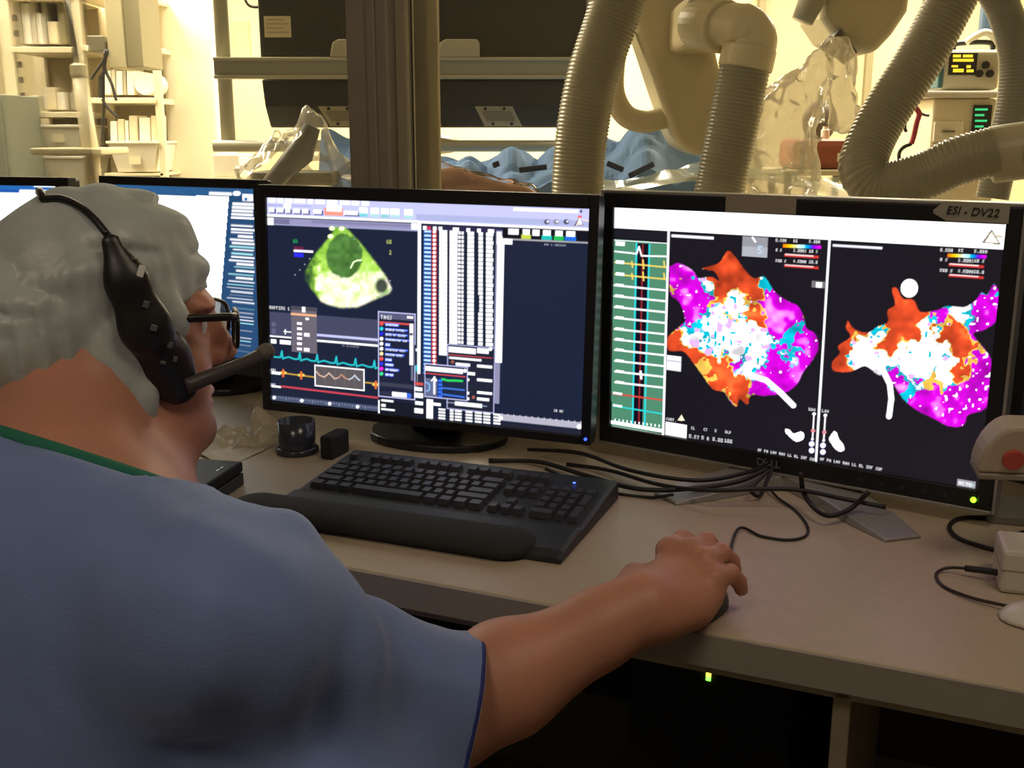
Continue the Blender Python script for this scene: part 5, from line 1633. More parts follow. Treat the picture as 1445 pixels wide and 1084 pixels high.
# ---- shelving
ys = 5.6
rk = root('storage_rack', (xat(125, ys), ys + .2, 0), 'cream open storage rack with two columns against the far wall', 'shelving')
for px0, px1 in ((14, 30), (116, 128), (222, 231)):
    for dy in (0, .36):
        b = MB(); b.box(xat(px0, ys), xat(px1, ys), ys + dy, ys + dy + .04, 0, 2.1); obj('upright', b, ENAMEL, rk)
b = MB(); b.box(xat(14, ys), xat(231, ys), ys + .405, ys + .42, 0, 2.1); obj('back_panel', b, mat('rack_back', (.42, .35, .21), .7), rk)
for k in range(9):
    z = zat(205 - k * 22, ys)
    b = MB(); b.box(xat(31, ys), xat(37, ys), ys + .02, ys + .03, z, z + .03); obj('slot', b, mat('slot_dark', (.10, .085, .05), .7), rk)
shl = {}
for c_, px0, px1, pys in (('l', 28, 118, (-8, 66, 158)), ('r', 126, 224, (-8, 64, 138))):
    for py in pys:
        z = zat(py, ys)
        b = MB(); b.box(xat(px0, ys), xat(px1, ys), ys - .01, ys + .40, z - .028, z); obj('shelf', b, ENAMEL, rk, bevel=.003)
def bin_(px0, px1, py0, py1, lab, yy=ys):
    x0, x1, z1, z0 = xat(px0, yy), xat(px1, yy), zat(py0, yy), zat(py1, yy)
    r_ = root('storage_bin', ((x0 + x1) / 2, yy + .15, z0), lab, 'bin', group='white bins in the storage rack')
    b = MB(); t = .03
    v = [(x0 + t, yy + .02, z0), (x1 - t, yy + .02, z0), (x1 - t, yy + .30, z0), (x0 + t, yy + .30, z0), (x0, yy - .01, z1), (x1, yy - .01, z1), (x1, yy + .33, z1), (x0, yy + .33, z1)]
    b.add(v, [(3, 2, 1, 0), (0, 1, 5, 4), (1, 2, 6, 5), (2, 3, 7, 6), (3, 0, 4, 7), (4, 5, 6, 7)]); obj('tub', b, OFFWH, r_, bevel=.004)
    b = MB(); b.box(x0 - .008, x1 + .008, yy - .018, yy + .338, z1, z1 + .014); obj('rim', b, OFFWH, r_, bevel=.003)
    b = MB(); b.box(x0 + .1, x0 + .16, yy - .005, yy + .0, z0 + .04, z0 + .08); obj('card_holder', b, ENAMEL, r_)
    for px in (px0 - 3, px1 + 1):
        pass
bin_(46, 116, 180, 212, 'upper white bin in the left column of the storage rack')
bin_(52, 118, 224, 268, 'lower white bin in the left column of the storage rack')
bin_(152, 222, 203, 243, 'white bin under the standing envelopes in the right rack column')
for c_, px0, px1, pys in (('l', 40, 120, (213, 269)), ('r', 148, 226, (244,))):
    for py in pys:
        z = zat(py, ys); b = MB(); b.box(xat(px0 - 6, ys), xat(px1, ys), ys + .0, ys + .38, z - .014, z - .002); obj('bin_runner', b, ENAMEL, rk)
rs = random.Random(5)
def item(name, px0, px1, py0, py1, m, lab, cat, grp, dep=.2, yy=ys + .06, kind='box', lean=0.0):
    x0, x1, z1, z0 = xat(px0, yy), xat(px1, yy), zat(py0, yy), zat(py1, yy)
    b = MB(); c = ((x0 + x1) / 2, yy + dep / 2, z0)
    if kind == 'box':
        l = lean
        v = [(x0, yy, z0), (x1, yy, z0), (x1, yy + dep, z0), (x0, yy + dep, z0), (x0 + l, yy, z1), (x1 + l, yy, z1), (x1 + l, yy + dep, z1), (x0 + l, yy + dep, z1)]
        b.add(v, [(3, 2, 1, 0), (0, 1, 5, 4), (1, 2, 6, 5), (2, 3, 7, 6), (3, 0, 4, 7), (4, 5, 6, 7)])
        return thing(name, b, m, lab, cat, grp, bevel=min(.006, (x1 - x0) * .12))
    if kind == 'bottle':
        r_ = (x1 - x0) / 2; h = z1 - z0
        b.lathe(np.array(c), [(r_ * .9, 0), (r_, .01), (r_, h * .66), (r_ * .5, h * .78), (r_ * .42, h * .82), (r_ * .42, h)], 18)
        return thing(name, b, m, lab, cat, grp, smooth=False)
    if kind == 'roll':
        r_ = (z1 - z0) / 2
        b.tube([np.array([c[0], yy, z0 + r_]), np.array([c[0], yy + dep, z0 + r_])], r_, 24)
        return thing(name, b, m, lab, cat, grp)
PK = [mat('paper_white', (.78, .74, .62), .7), mat('paper_cream', (.70, .60, .40), .7), mat('folder_olive', (.22, .19, .10), .6), mat('film_pack', (.55, .50, .38), .3), mat('folder_grey', (.34, .31, .22), .6)]
names = ['leftmost', 'second', 'third', 'fourth', 'fifth', 'sixth', 'seventh']
for i, (x0, x1, y0, m) in enumerate(((36, 46, -6, 3), (47, 58, 4, 0), (60, 66, -2, 3), (67, 74, 18, 0), (75, 80, -4, 4), (81, 95, 30, 1), (96, 106, -6, 2))):
    item('folder', x0, x1, y0, 62, PK[m], '%s upright folder on the top left shelf of the storage rack' % names[i], 'folder', 'folders on the top left shelf', lean=0)
for i, (x0, x1, y0, m, k) in enumerate(((49, 58, 134, 0, 'box'), (59, 70, 126, 0, 'bottle'), (70, 84, 123, 1, 'box'), (85, 96, 130, 0, 'box'), (97, 110, 121, 3, 'bottle'))):
    item('medicine_box' if k == 'box' else 'bottle', x0, x1, y0, 155, PK[m], '%s pack on the middle left shelf of the storage rack' % names[i], 'package' if k == 'box' else 'bottle', 'packs on the middle left shelf', kind=k, dep=.12)
for i, (x0, x1, y0, m) in enumerate(((152, 162, 100, 0), (163, 168, 98, 3), (169, 178, 100, 0), (179, 183, 96, 4), (184, 194, 99, 0))):
    item('folder', x0, x1, y0, 134, PK[m], '%s pale folder on the middle right shelf beside a paper roll' % names[i], 'folder', 'folders on the middle right shelf', lean=.006)
item('paper_roll', 198, 222, 102, 134, PK[0], 'round paper roll on the middle right shelf of the storage rack', 'paper roll', None, kind='roll')
for i, (x0, x1, y0) in enumerate(((155, 165, 171), (166, 175, 168), (176, 181, 170), (182, 194, 163), (196, 212, 166), (213, 221, 163))):
    item('envelope', x0, x1, y0, 199, PK[i % 2 if i != 4 else 0], '%s white envelope standing in the right rack column bin' % names[i], 'envelope', 'envelopes standing in the right bin', yy=ys + .03, lean=.006, dep=.16)

# ---- stand with pole and tray in front of the rack
ye = 4.9
x_ = xat(122, ye)
es = root('equipment_stand', (x_, ye, 0), 'cream equipment stand with pole and tray before the storage rack', 'stand')
b = MB(); b.tube([np.array([xat(118, ye), ye, zat(108, ye)]), np.array([xat(107, ye), ye, zat(-60, ye)])], .013, 14); obj('upper_pole', b, STEEL, es, smooth=True)
b = MB(); b.tube([np.array([xat(128, ye), ye, .1]), np.array([xat(126, ye), ye, zat(214, ye)]), np.array([xat(119, ye), ye, zat(107, ye)])], [.036, .036, .032], 16); obj('column', b, CREAM, es, smooth=True)
b = MB(); b.lathe((xat(119, ye), ye, zat(109, ye) - .0), [(.034, 0), (.036, .01), (.036, .05), (.02, .06)], 16); obj('collar', b, CREAM, es)
b = MB(); pbox(b, 42, 143, 209, 219, ye - .1, ye + .25); obj('tray', b, CREAM, es, bevel=.008)
b = MB(); b.box(x_ - .2, x_ + .2, ye - .2, ye + .2, .04, .10); obj('base', b, CREAM, es, bevel=.02)
for sx in (-.17, .17):
    for sy in (-.17, .17):
        b = MB(); b.tube([(x_ + sx - .012, ye + sy, .03), (x_ + sx + .012, ye + sy, .03)], .03, 14); obj('caster', b, BLACK, es)
# hanging box and its wires
yb = 5.0
hx = root('hanging_equipment_box', (xat(185, yb), yb, zat(96, yb)), 'olive beige equipment box hanging from the ceiling before the rack', 'equipment box')
b = MB(); b.box(xat(162, yb), xat(185, yb), yb, yb + .25, zat(96, yb), zat(-40, yb)); obj('front_panel', b, mat('box_beige', (.42, .37, .22), .5), hx, bevel=.004)
b = MB(); b.box(xat(185, yb) + .001, xat(208, yb), yb + .02, yb + .3, zat(94, yb), zat(-40, yb)); obj('side_panel', b, mat('box_olive', (.24, .21, .12), .5), hx, bevel=.004)
b = MB(); b.box(xat(183, yb), xat(188, yb), yb + .1, yb + .14, zat(-40, yb), 2.7); obj('ceiling_tube', b, STEEL, hx)
b = MB(); b.box(xat(134, yb), xat(158, yb), yb + .0, yb + .1, zat(73, yb), zat(50, yb)); obj('junction_box', b, mat('junction', (.16, .14, .09), .5), hx, bevel=.006)
b = MB(); b.box(xat(150, yb), xat(163, yb), yb + .04, yb + .08, zat(66, yb), zat(56, yb)); obj('junction_arm', b, STEEL, hx)
for pts in (((150, 70), (146, 85), (136, 100), (128, 112)), ((152, 70), (148, 95), (158, 120), (164, 142)), ((148, 72), (146, 110), (146, 160), (144, 205)), ((146, 100), (141, 115), (144, 132)), ((144, 140), (152, 152), (166, 166))):
    b = MB(); b.tube(smooth_path([at(px, py, yb - .01) for px, py in pts], 6), .007, 8); obj('wire', b, CABLE, hx, smooth=True)
b = MB(); b.frame_box(at(143, 122, yb - .01), (.012, 0, 0), (0, .01, 0), (.006, 0, .05)); obj('plug', b, BLACK, hx, bevel=.004)

# ---- side cupboard at the far left
b = MB(); pbox(b, -60, 9, 133, 250, 5.2, 5.6, ext=.9)
cu = thing('side_cupboard', b, mat('cupboard_green_grey', (.32, .34, .27), .5), 'grey-green cupboard at the far left beside the storage rack', 'cupboard', bevel=.004)
b = MB(); pbox(b, -55, 5, 140, 250, 5.19, 5.2, ext=.85); obj('door', b, mat('cupboard_door', (.36, .37, .29), .5), cu, bevel=.003)

# ---- bank of displays seen from behind
yd = 4.0
dg = root('display_gantry', (xat(560, yd), yd, 0), 'cream gantry of horizontal rails carrying two black displays', 'gantry')
GAN = mat('gantry_enamel', (.42, .40, .28), .4)
b = MB(); b.tube([np.array([xat(320, yd), yd + .02, 2.7]), np.array([xat(320, yd), yd + .02, zat(206, yd)])], .026, 18); obj('side_post', b, GAN, dg, smooth=True)
b = MB(); b.tube([np.array([xat(835, yd), yd + .02, 2.7]), np.array([xat(835, yd), yd + .02, zat(206, yd)])], .026, 18); obj('side_post', b, GAN, dg, smooth=True)
b = MB(); b.box(xat(312, yd), xat(862, yd), yd - .045, yd - .005, zat(108, yd), zat(86, yd)); obj('upper_rail', b, mat('gantry_grey', (.30, .30, .23), .45), dg, bevel=.003)
for p0, p1 in ((82, 87), (107, 112)):
    b = MB(); b.box(xat(312, yd), xat(862, yd), yd - .055, yd + .0, zat(p1, yd), zat(p0, yd)); obj('rail_flange', b, GAN, dg, bevel=.004)
b = MB(); b.tube([np.array([xat(304, yd), yd - .03, zat(206, yd)]), np.array([xat(870, yd), yd - .03, zat(206, yd)])], .021, 18); obj('lower_rail', b, GAN, dg, smooth=True)
for px0, px1 in ((473, 500), (620, 678)):
    x0, x1, z0, z1 = xat(px0, yd), xat(px1, yd), zat(82, yd), zat(57, yd)
    pr = [(x0, z0), (x1, z0), (x1, z1 - .01), (x1 - .01, z1), (x0 + .03, z1), (x0 + .01, z1 - .012), (x0 + .004, z0 + .02)]
    b = MB(); b.prism(pr, np.array([0, yd - .055, 0]), np.array([1.0, 0, 0]), np.array([0, 0, 1.0]), np.array([0, 1.0, 0]), .06); obj('bracket_cover', b, GAN, dg, bevel=.004)
M_DISP = mat('display_back', (.020, .019, .016), .45, bump=.1, bscale=300)
M_VENT = mat('vent_plate', (.34, .30, .20), .45)
def display(px0, px1, lab, vents, lbl=None):
    r_ = root('wall_display', (xat((px0 + px1) / 2, yd), yd + .06, zat(180, yd)), lab, 'display', group='displays on the gantry')
    x0, x1 = xat(px0, yd), xat(px1, yd)
    b = MB(); b.box(x0, x1, yd + .02, yd + .10, zat(112, yd), zat(-70, yd)); obj('back_cover', b, M_DISP, r_, bevel=.01)
    z0, z1 = zat(180, yd), zat(112, yd)
    v = [(x0 + .02, yd + .02, z0), (x1 - .02, yd + .02, z0), (x1 - .02, yd + .1, z0), (x0 + .02, yd + .1, z0), (x0 + .004, yd + .0, z1), (x1 - .004, yd + .0, z1), (x1 - .004, yd + .1, z1), (x0 + .004, yd + .1, z1)]
    zk = zat(150, yd)
    b = MB(); b.add([(x0 + .02, yd + .045, z0), (x1 - .02, yd + .045, z0), (x1 - .02, yd + .10, z0), (x0 + .02, yd + .10, z0),
                     (x0 + .012, yd + .005, zk), (x1 - .012, yd + .005, zk), (x1 - .012, yd + .10, zk), (x0 + .012, yd + .10, zk),
                     (x0 + .004, yd + .005, z1), (x1 - .004, yd + .005, z1), (x1 - .004, yd + .1, z1), (x0 + .004, yd + .1, z1)],
                    [(3, 2, 1, 0), (0, 1, 5, 4), (1, 2, 6, 5), (2, 3, 7, 6), (3, 0, 4, 7), (4, 5, 9, 8), (5, 6, 10, 9), (6, 7, 11, 10), (7, 4, 8, 11), (8, 9, 10, 11)])
    obj('lower_cover', b, M_DISP, r_, bevel=.006)
    b = MB(); b.box(x0 + .01, x1 - .01, yd + .10, yd + .115, zat(178, yd), zat(-68, yd)); obj('front_glass', b, BLACK, r_)
    for px in vents:
        e = (xat(px, yd), zat(149, yd)); w = xat(px + 67, yd) - xat(px, yd)
        zz0, zz1 = zat(178, yd), zat(150, yd); sk = .036
        o0 = np.array([0, yd - .004, 0])
        b = MB(); b.add([(e[0], yd + .0, zz1), (e[0] + w - sk, yd + .0, zz1), (e[0] + w, yd + .038, zz0), (e[0] + sk, yd + .038, zz0),
                         (e[0], yd + .006, zz1), (e[0] + w - sk, yd + .006, zz1), (e[0] + w, yd + .044, zz0), (e[0] + sk, yd + .044, zz0)],
                        [(3, 2, 1, 0), (4, 5, 6, 7), (0, 1, 5, 4), (1, 2, 6, 5), (2, 3, 7, 6), (3, 0, 4, 7)])
        vp = obj('vent_plate', b, M_VENT, r_)
        b = MB(); g = lambda u, t, dd=-.0015: (e[0] + sk * t + (w - sk) * u, yd + .038 * t + dd, zz1 + (zz0 - zz1) * t)
        b.add([g(.12, .25), g(.88, .25), g(.88, .75), g(.12, .75)], [(3, 2, 1, 0)]); obj('mesh_grille', b, mat('grille', (.20, .175, .11), .6, noise=.35, nscale=400), vp)
        for u, t in ((.25, .12), (.75, .12), (.25, .88), (.75, .88)):
            p = np.array(g(u, t, -.004)); b = MB(); b.tube([p, p + (0, .005, 0)], .006, 8); obj('screw', b, BLACK, vp)
    if lbl:
        b = MB(); b.box(xat(lbl[0], yd), xat(lbl[1], yd), yd + .018, yd + .0205, zat(lbl[3], yd), zat(lbl[2], yd)); lb = obj('rating_label', b, mat('label_cream', (.62, .54, .34), .6), r_, label='cream rating label')
        for i in range(4):
            zz = zat(lbl[2] + 5 + i * 6, yd); b = MB(); b.box(xat(lbl[0] + 3, yd), xat(lbl[1] - (3 if i % 2 else 9), yd), yd + .0172, yd + .018, zz - .003, zz + .003); obj('print_line', b, mat('label_print', (.42, .36, .22), .6), lb)
display(371, 583, 'black display back with cream label, left of the window post', (450, 556), (379, 416, 22, 52))
display(596, 858, 'black display back without label, right of the window post', (670,))
# loose wire on the wall side
b = MB(); b.tube(smooth_path([at(*p, 4.6) for p in ((342, -10), (352, 8), (372, 8), (385, -4))], 6), .006, 8)
thing('wall_wire', b, CABLE, 'thin brown wire drooping left of the labelled display', 'wire', smooth=True)

# ---- drapes and plastic on the table
BLUE = mat('blue_drape', srgb(112, 150, 205), .75, noise=.12, nscale=14, bump=.2, bscale=120)
def cloth(px0, px1, y0, y1, zf, nx=70, ny=50):
    xs = np.linspace(0, 1, nx); ysq = np.linspace(0, 1, ny)
    P = []
    for j in ysq:
        yy = y0 + (y1 - y0) * j
        for i in xs:
            P.append([xat(px0 + (px1 - px0) * i, (y0 + y1) / 2), yy, 0])
    P = np.array(P)
    P[:, 2] = zf(P, np.tile(xs, ny), np.repeat(ysq, nx))
    f = [(j * nx + i, j * nx + i + 1, (j + 1) * nx + i + 1, (j + 1) * nx + i) for j in range(ny - 1) for i in range(nx - 1)]
    return P, f
tt = root('procedure_table', (xat(790, 3.5), 3.6, 0), 'long procedure table under blue drapes behind the monitors', 'table')
b = MB(); b.box(xat(560, 3.5), xat(1210, 3.5), 3.25, 3.95, .93, .98); obj('table_top', b, mat('table_grey', (.3, .3, .28), .4), tt, bevel=.01)
b = MB(); b.box(xat(820, 3.5), xat(960, 3.5), 3.4, 3.8, .0, .93); obj('pedestal', b, CREAM, tt, bevel=.03)
def zdr(P, u, v):
    m = 1.0 + .15 * np.exp(-((v - .45) / .35) ** 2) * (.55 + .5 * u) + .06 * np.exp(-((u - .78) / .09) ** 2) * np.exp(-((v - .4) / .3) ** 2)
    m += np.abs(vnoise(P * np.array([1, .7, 0]), 7, 41)) * .07 + np.abs(vnoise(P * np.array([1, 1, 0]), 15, 42)) * .03
    return m - .12 * (v < .05)
P, f = cloth(590, 990, 3.22, 4.0, zdr)
thing('surgical_drape', (P, f), BLUE, 'light blue surgical drape spread in folds over the procedure table', 'drape')
for px, py, w, rz in ((752, 238, .07, .2), (700, 232, .02, .6), (868, 235, .05, -.6), (905, 240, .08, .7)):
    c = at(px, py, 3.18); b = MB(); b.frame_box(c, np.array([math.cos(rz) * .6, 0, math.sin(rz) * .35]) * w, (0, .004, 0), np.array([-math.sin(rz) * .3, 0, .5]) * .016)
    lab = {752: 'dark blue clip lying on the blue drape below the gantry', 700: 'small dark tab on the blue drape', 868: 'dark cord end on the drape left of the corrugated hose', 905: 'dark blue strap on the drape between the two hoses'}[px]
    thing('drape_clip', b, mat('navy_tape', (.02, .03, .09), .6), lab, 'clip', bevel=.003)
c = at(655, 262, 3.15)
def f_bun(P): return s_cone(P, at(600, 258, 3.16), at(740, 278, 3.16), .055, .035) + vnoise(P * np.array([1, 1, 1.6]), 18, 51) * .016
v, q = sdf_mesh(f_bun, c - .28, c + .28, .008)
bd = root('wrapped_bundle', c - (0, 0, .06), 'pinkish bundle wrapped in clear plastic at the table end', 'bundle')
obj('padding', (v, q), mat('pink_padding', (.62, .36, .28), .5, noise=.45, nscale=18), bd, smooth=True)
def f_bun2(P): return f_bun(P) - .012 + vnoise(P, 32, 52) * .010
v, q = sdf_mesh(f_bun2, c - .30, c + .30, .009)
obj('plastic_film', (v, q), film_mat('clear_film', (.8, .75, .6), .10, rough=.08, gloss=1.0), bd, smooth=True)
b = MB(); cc = at(606, 204, 4.14); b.lathe(cc, [(.02, -.04), (.09, -.03), (.115, 0), (.11, .02), (.05, .035), (.0, .036)], 26)
thing('round_lamp_head', b, CREAM, 'small round cream dome beside the window post above the table', 'lamp', smooth=True)
b = MB(); b.frame_box(cc + (0, 0, -.45), (.012, 0, 0), (0, .012, 0), (0, 0, .42)); obj('stem', b, STEEL, bpy.data.objects['round_lamp_head'])
# draped arm stand left of the post
pa = root('draped_stand', (xat(430, 3.6), 3.6, .9), 'black angled arm under clear plastic below the left display', 'stand')
b = MB(); b.tube([at(440, 178, 3.62), at(425, 215, 3.62), at(380, 262, 3.62), at(372, 330, 3.62)], [.03, .045, .03, .04], 12); obj('arm', b, BLACK, pa, smooth=True)
b = MB(); b.tube([at(372, 320, 3.62), np.array([at(372, 320, 3.62)[0], 3.62, .03])], .03, 12); obj('post', b, BLACK, pa)
b = MB(); b.lathe((at(372, 320, 3.62)[0], 3.62, 0), [(.22, 0), (.22, .03), (.05, .05)], 24); obj('base', b, BLACK, pa)
b = MB(); pbox(b, 352, 470, 243, 262, 3.66, 3.9); obj('shelf', b, mat('olive_shelf', (.12, .11, .07), .6), pa, bevel=.01)
def f_bag(P): return smin(s_cone(P, at(440, 182, 3.62), at(425, 262, 3.64), .06, .20), s_cone(P, at(400, 240, 3.64), at(480, 262, 3.64), .10, .08), .05) * .7 + vnoise(P * np.array([1.4, 1.4, .5]), 20, 61) * .022
cb_ = at(430, 225, 3.62); v, q = sdf_mesh(f_bag, cb_ - .36, cb_ + .36, .013)
obj('plastic_cover', (v, q), film_mat('clear_bag', (.8, .74, .55), .10, rough=.16, gloss=.7), pa, smooth=True)
P, f = cloth(448, 500, 3.76, 3.94, lambda P, u, v_: 1.02 + .20 * v_ + vnoise(P, 12, 70) * .03)
thing('blue_towel', (P, f), BLUE, 'blue towel hanging behind the plastic-covered arm', 'towel')
# ---- corrugated hoses and the imaging arm
HOSE = mat('hose_olive', (.27, .245, .16), .28, noise=.06, nscale=10)
def hose(pts, r_, lab, pitch=.009, name='corrugated_hose', m=HOSE, amp=.028, seg=26):
    path = smooth_path(pts, 40)
    L = [0]
    for a, b_ in zip(path[:-1], path[1:]): L.append(L[-1] + np.linalg.norm(b_ - a))
    n = int(L[-1] / (pitch / 4))
    t = np.linspace(0, L[-1], n); A = np.array(path)
    Q = np.stack([np.interp(t, L, A[:, k]) for k in range(3)], 1)
    rad_ = r_ * (1 + amp * np.cos(2 * math.pi * t / pitch))
    b = MB(); b.tube(list(Q), list(rad_), seg)
    return thing(name, b, m, lab, 'hose', smooth=True)
def lowest(px, y): return np.array([at(px, 300, y)[0], y, .25])
hose([at(905, -130, 2.7), at(884, -40, 2.7), at(862, 30, 2.7), at(836, 110, 2.7), at(821, 190, 2.7), at(815, 270, 2.7), at(818, 350, 2.72), at(835, 480, 2.8)], .064, 'thick olive corrugated hose left of the imaging arm')
hose([at(1052, 86, 2.55), at(1047, 115, 2.55), at(1034, 180, 2.55), at(1020, 245, 2.55), at(1008, 310, 2.55), at(1000, 420, 2.6)], .058, 'thick corrugated hose dropping from the cream elbow')
hose([at(1385, -90, 2.35), at(1345, -5, 2.35), at(1300, 80, 2.35), at(1255, 150, 2.35), at(1226, 205, 2.34), at(1218, 243, 2.32), at(1245, 262, 2.3), at(1300, 250, 2.27), at(1350, 228, 2.24), at(1405, 213, 2.22)], .050, 'corrugated hose bending back up at the right behind the heart maps')
hose([at(1385, -40, 2.75), at(1415, 10, 2.75), at(1432, 70, 2.75), at(1432, 130, 2.75), at(1418, 200, 2.75), at(1400, 280, 2.75)], .040, 'smooth grey hose arching down at the right edge', m=mat('hose_grey', (.24, .23, .19), .35), amp=.012)
hose([at(880, 40, 3.0), at(868, 80, 3.0), at(866, 130, 3.0), at(882, 162, 3.0), at(910, 172, 3.0), at(940, 165, 3.0)], .030, 'slim cream hose curling behind the thick left hose', m=CREAM, amp=.0)
ca = root('imaging_arm', (at(960, 100, 3.1)[0], 3.1, 0), 'broad cream imaging arm with an elbow above the blue drape', 'medical equipment')
ol = [(878, -60), (1000, -60), (1006, 40), (1020, 110), (1038, 180), (1040, 212), (1020, 222), (985, 218), (955, 200), (935, 150), (915, 90), (893, 20)]
pr = [(at(px, py, 2.95)[0], at(px, py, 2.95)[2]) for px, py in ol]
pr = [tuple(p) for p in smooth_path([np.array(p) for p in pr + pr[:1]], 4)[:-1]]
b = MB(); b.prism(pr, np.array([0, 2.95, 0]), np.array([1.0, 0, 0]), np.array([0, 0, 1.0]), np.array([0, 1.0, 0]), .22); obj('arm_shell', b, CREAM, ca, bevel=.05, seg=6, smooth=True)
b = MB(); b.tube([at(986, 34, 2.70), at(1010, 36, 2.62), at(1024, 38, 2.58)], [.060, .062, .060], 28); obj('elbow_collar', b, CREAM, ca, bevel=.006)
b = MB(); b.tube(smooth_path([at(1016, 36, 2.60), at(1045, 38, 2.56), at(1062, 54, 2.55), at(1056, 84, 2.55)], 8), [.050] * 8 + [.054] * 9 + [.055] * 8, 24); obj('elbow', b, CREAM, ca, smooth=True)
b = MB(); b.tube([at(1058, 66, 2.55), at(1051, 98, 2.55)], .0625, 32); obj('elbow_cuff', b, CREAM, ca, bevel=.005)
b = MB(); b.box(at(985, 34, 2.8)[0] - .05, at(985, 34, 2.8)[0] + .06, 2.66, 3.0, zat(70, 2.8), zat(0, 2.8)); obj('elbow_mount', b, CREAM, ca, bevel=.02, seg=4)
b = MB(); b.box(at(940, -60, 2.95)[0] - .1, at(940, -60, 2.95)[0] + .1, 2.97, 3.15, zat(-55, 2.95), 2.7); obj('ceiling_column', b, CREAM, ca, bevel=.02)
# collar block where the right hose ends
b = MB(); c = at(1424, 216, 2.22); b.tube([c + (-.03, .02, -.005), c + (.12, -.03, .02)], .058, 28)
hc = thing('hose_connector', b, mat('connector_cream', (.42, .37, .24), .4), 'cream round connector at the end of the bent right hose', 'connector', bevel=.008, smooth=False)
b = MB(); b.tube([c + (.10, .0, -.02), np.array([c[0] + .2, c[1] + .05, 0.01])], .05, 20); obj('support_post', b, CREAM, hc)
b = MB(); b.tube([c + (.03, -.052, .0), c + (.03, -.058, .0)], .028, 20); obj('connector_cap', b, mat('connector_cap', (.34, .30, .19), .4), hc)
# x-ray tube head with its plastic bag
yx = 3.6
xh = root('tube_head', (at(1215, 20, yx)[0], yx, zat(70, yx)), 'cream x-ray tube head hanging above a clear plastic bag', 'medical equipment')
ol = [(1170, -70), (1296, -70), (1284, 15), (1262, 48), (1236, 76), (1212, 74), (1180, 55), (1160, 25), (1158, -20)]
pr = [(at(px, py, yx)[0], at(px, py, yx)[2]) for px, py in ol]
b = MB(); b.prism(pr, np.array([0, yx, 0]), np.array([1.0, 0, 0]), np.array([0, 0, 1.0]), np.array([0, 1.0, 0]), .3); obj('housing', b, mat('tube_cream', (.52, .46, .30), .4), xh, bevel=.035, seg=5)
b = MB(); b.tube([at(1132, 30, yx - .02), at(1150, -10, yx - .02), at(1168, -60, yx)], [.035, .045, .04], 16); obj('side_roller', b, mat('roller_grey', (.3, .28, .2), .4), xh, smooth=True)
b = MB(); b.tube([at(1172, 52, yx - .03), at(1200, 82, yx - .03)], [.04, .028], 16); obj('collimator', b, mat('collimator_dark', (.05, .045, .035), .4), xh)
b = MB(); b.box(at(1235, -60, yx)[0] - .06, at(1235, -60, yx)[0] + .06, yx + .08, yx + .2, zat(-60, yx), 2.7); obj('ceiling_column', b, CREAM, xh)
def f_pb(P):
    d = s_cone(P, at(1170, 72, 3.3), at(1112, 165, 3.3), .03, .085)
    d = smin(d, s_cone(P, at(1105, 165, 3.3), at(1098, 250, 3.3), .085, .115), .05)
    d = smin(d, s_cone(P, at(1185, 75, 3.35), at(1192, 165, 3.35), .035, .035), .03)
    return d * .75 + vnoise(P * np.array([1.5, 1.5, .45]), 22, 81) * .012 + np.abs(vnoise(P * np.array([1, 1, .6]), 34, 82)) * .018 - .009
cc = at(1135, 160, 3.32); v, q = sdf_mesh(f_pb, cc - (.36, .24, .42), cc + (.36, .24, .36), .010)
thing('plastic_bag', (v, q), film_mat('bag_film', (.52, .45, .29), .46, rough=.16, gloss=.7), 'clear plastic bag hanging from the tube head', 'bag', smooth=True)
P, f = cloth(850, 1212, 2.95, 3.2, lambda P, u, v_: 1.035 + .05 * np.sin(u * 3.0) + .02 * vnoise(P, 9, 91) + .04 * v_, 60, 20)
thing('table_cover', (P, f), film_mat('green_film', (.50, .56, .42), .55, rough=.15, gloss=.7), 'pale green see-through cover over the near end of the table', 'cover')
# things on the far side of the table
yk = 4.6
b = MB(); pbox(b, 1118, 1202, 196, 240, yk, yk + .25); r1 = thing('red_case', b, mat('red_brown_case', (.30, .07, .035), .6), 'red-brown case on the cart behind the plastic bag', 'case', bevel=.03)
b = MB(); pbox(b, 1182, 1200, 216, 228, yk - .004, yk); obj('case_label', b, OFFWH, r1)
b = MB(); b.lathe(at(1164, 197, yk + .1), [(.018, 0), (.018, .04), (.012, .045), (.012, .055)], 16); thing('small_bottle', b, OFFWH, 'small white bottle standing on the red-brown case', 'bottle')
def f_cush(P): return s_ell(P, at(1156, 172, yk + .8), (.085, .04, .10))
cc = at(1156, 172, yk + .8); ch_ = root('operator_chair', (cc[0], cc[1], 0), 'dark brown rounded chair back behind the red-brown case', 'chair')
v, q = sdf_mesh(f_cush, cc - .15, cc + .15, .01); obj('backrest', (v, q), mat('brown_vinyl', (.10, .07, .045), .5), ch_, smooth=True)
b = MB(); b.tube([cc + (0, .02, -.08), np.array([cc[0], cc[1] + .02, .5])], .02, 10); obj('back_post', b, STEEL, ch_)
b = MB(); b.lathe((cc[0], cc[1] - .12, 0), [(.2, .45), (.21, .5), (.18, .53)], 24); obj('seat', b, mat('brown_vinyl', (.1, .07, .045), .5), ch_)
b = MB(); b.lathe((cc[0], cc[1] - .12, 0), [(.2, 0), (.2, .03), (.03, .05), (.03, .45)], 20); obj('pedestal', b, STEEL, ch_)
b = MB(); pbox(b, 1105, 1215, 240, 248, yk - .05, yk + .35); ct = thing('low_cart', b, CREAM, 'low cream cart carrying the red-brown case', 'cart', bevel=.006)
for px in (1110, 1205):
    for dy in (0, .28):
        b = MB(); x0 = at(px, 244, yk)[0]; b.box(x0 - .015, x0 + .015, yk - .03 + dy, yk + dy, 0, zat(248, yk - .05)); obj('leg', b, STEEL, ct)

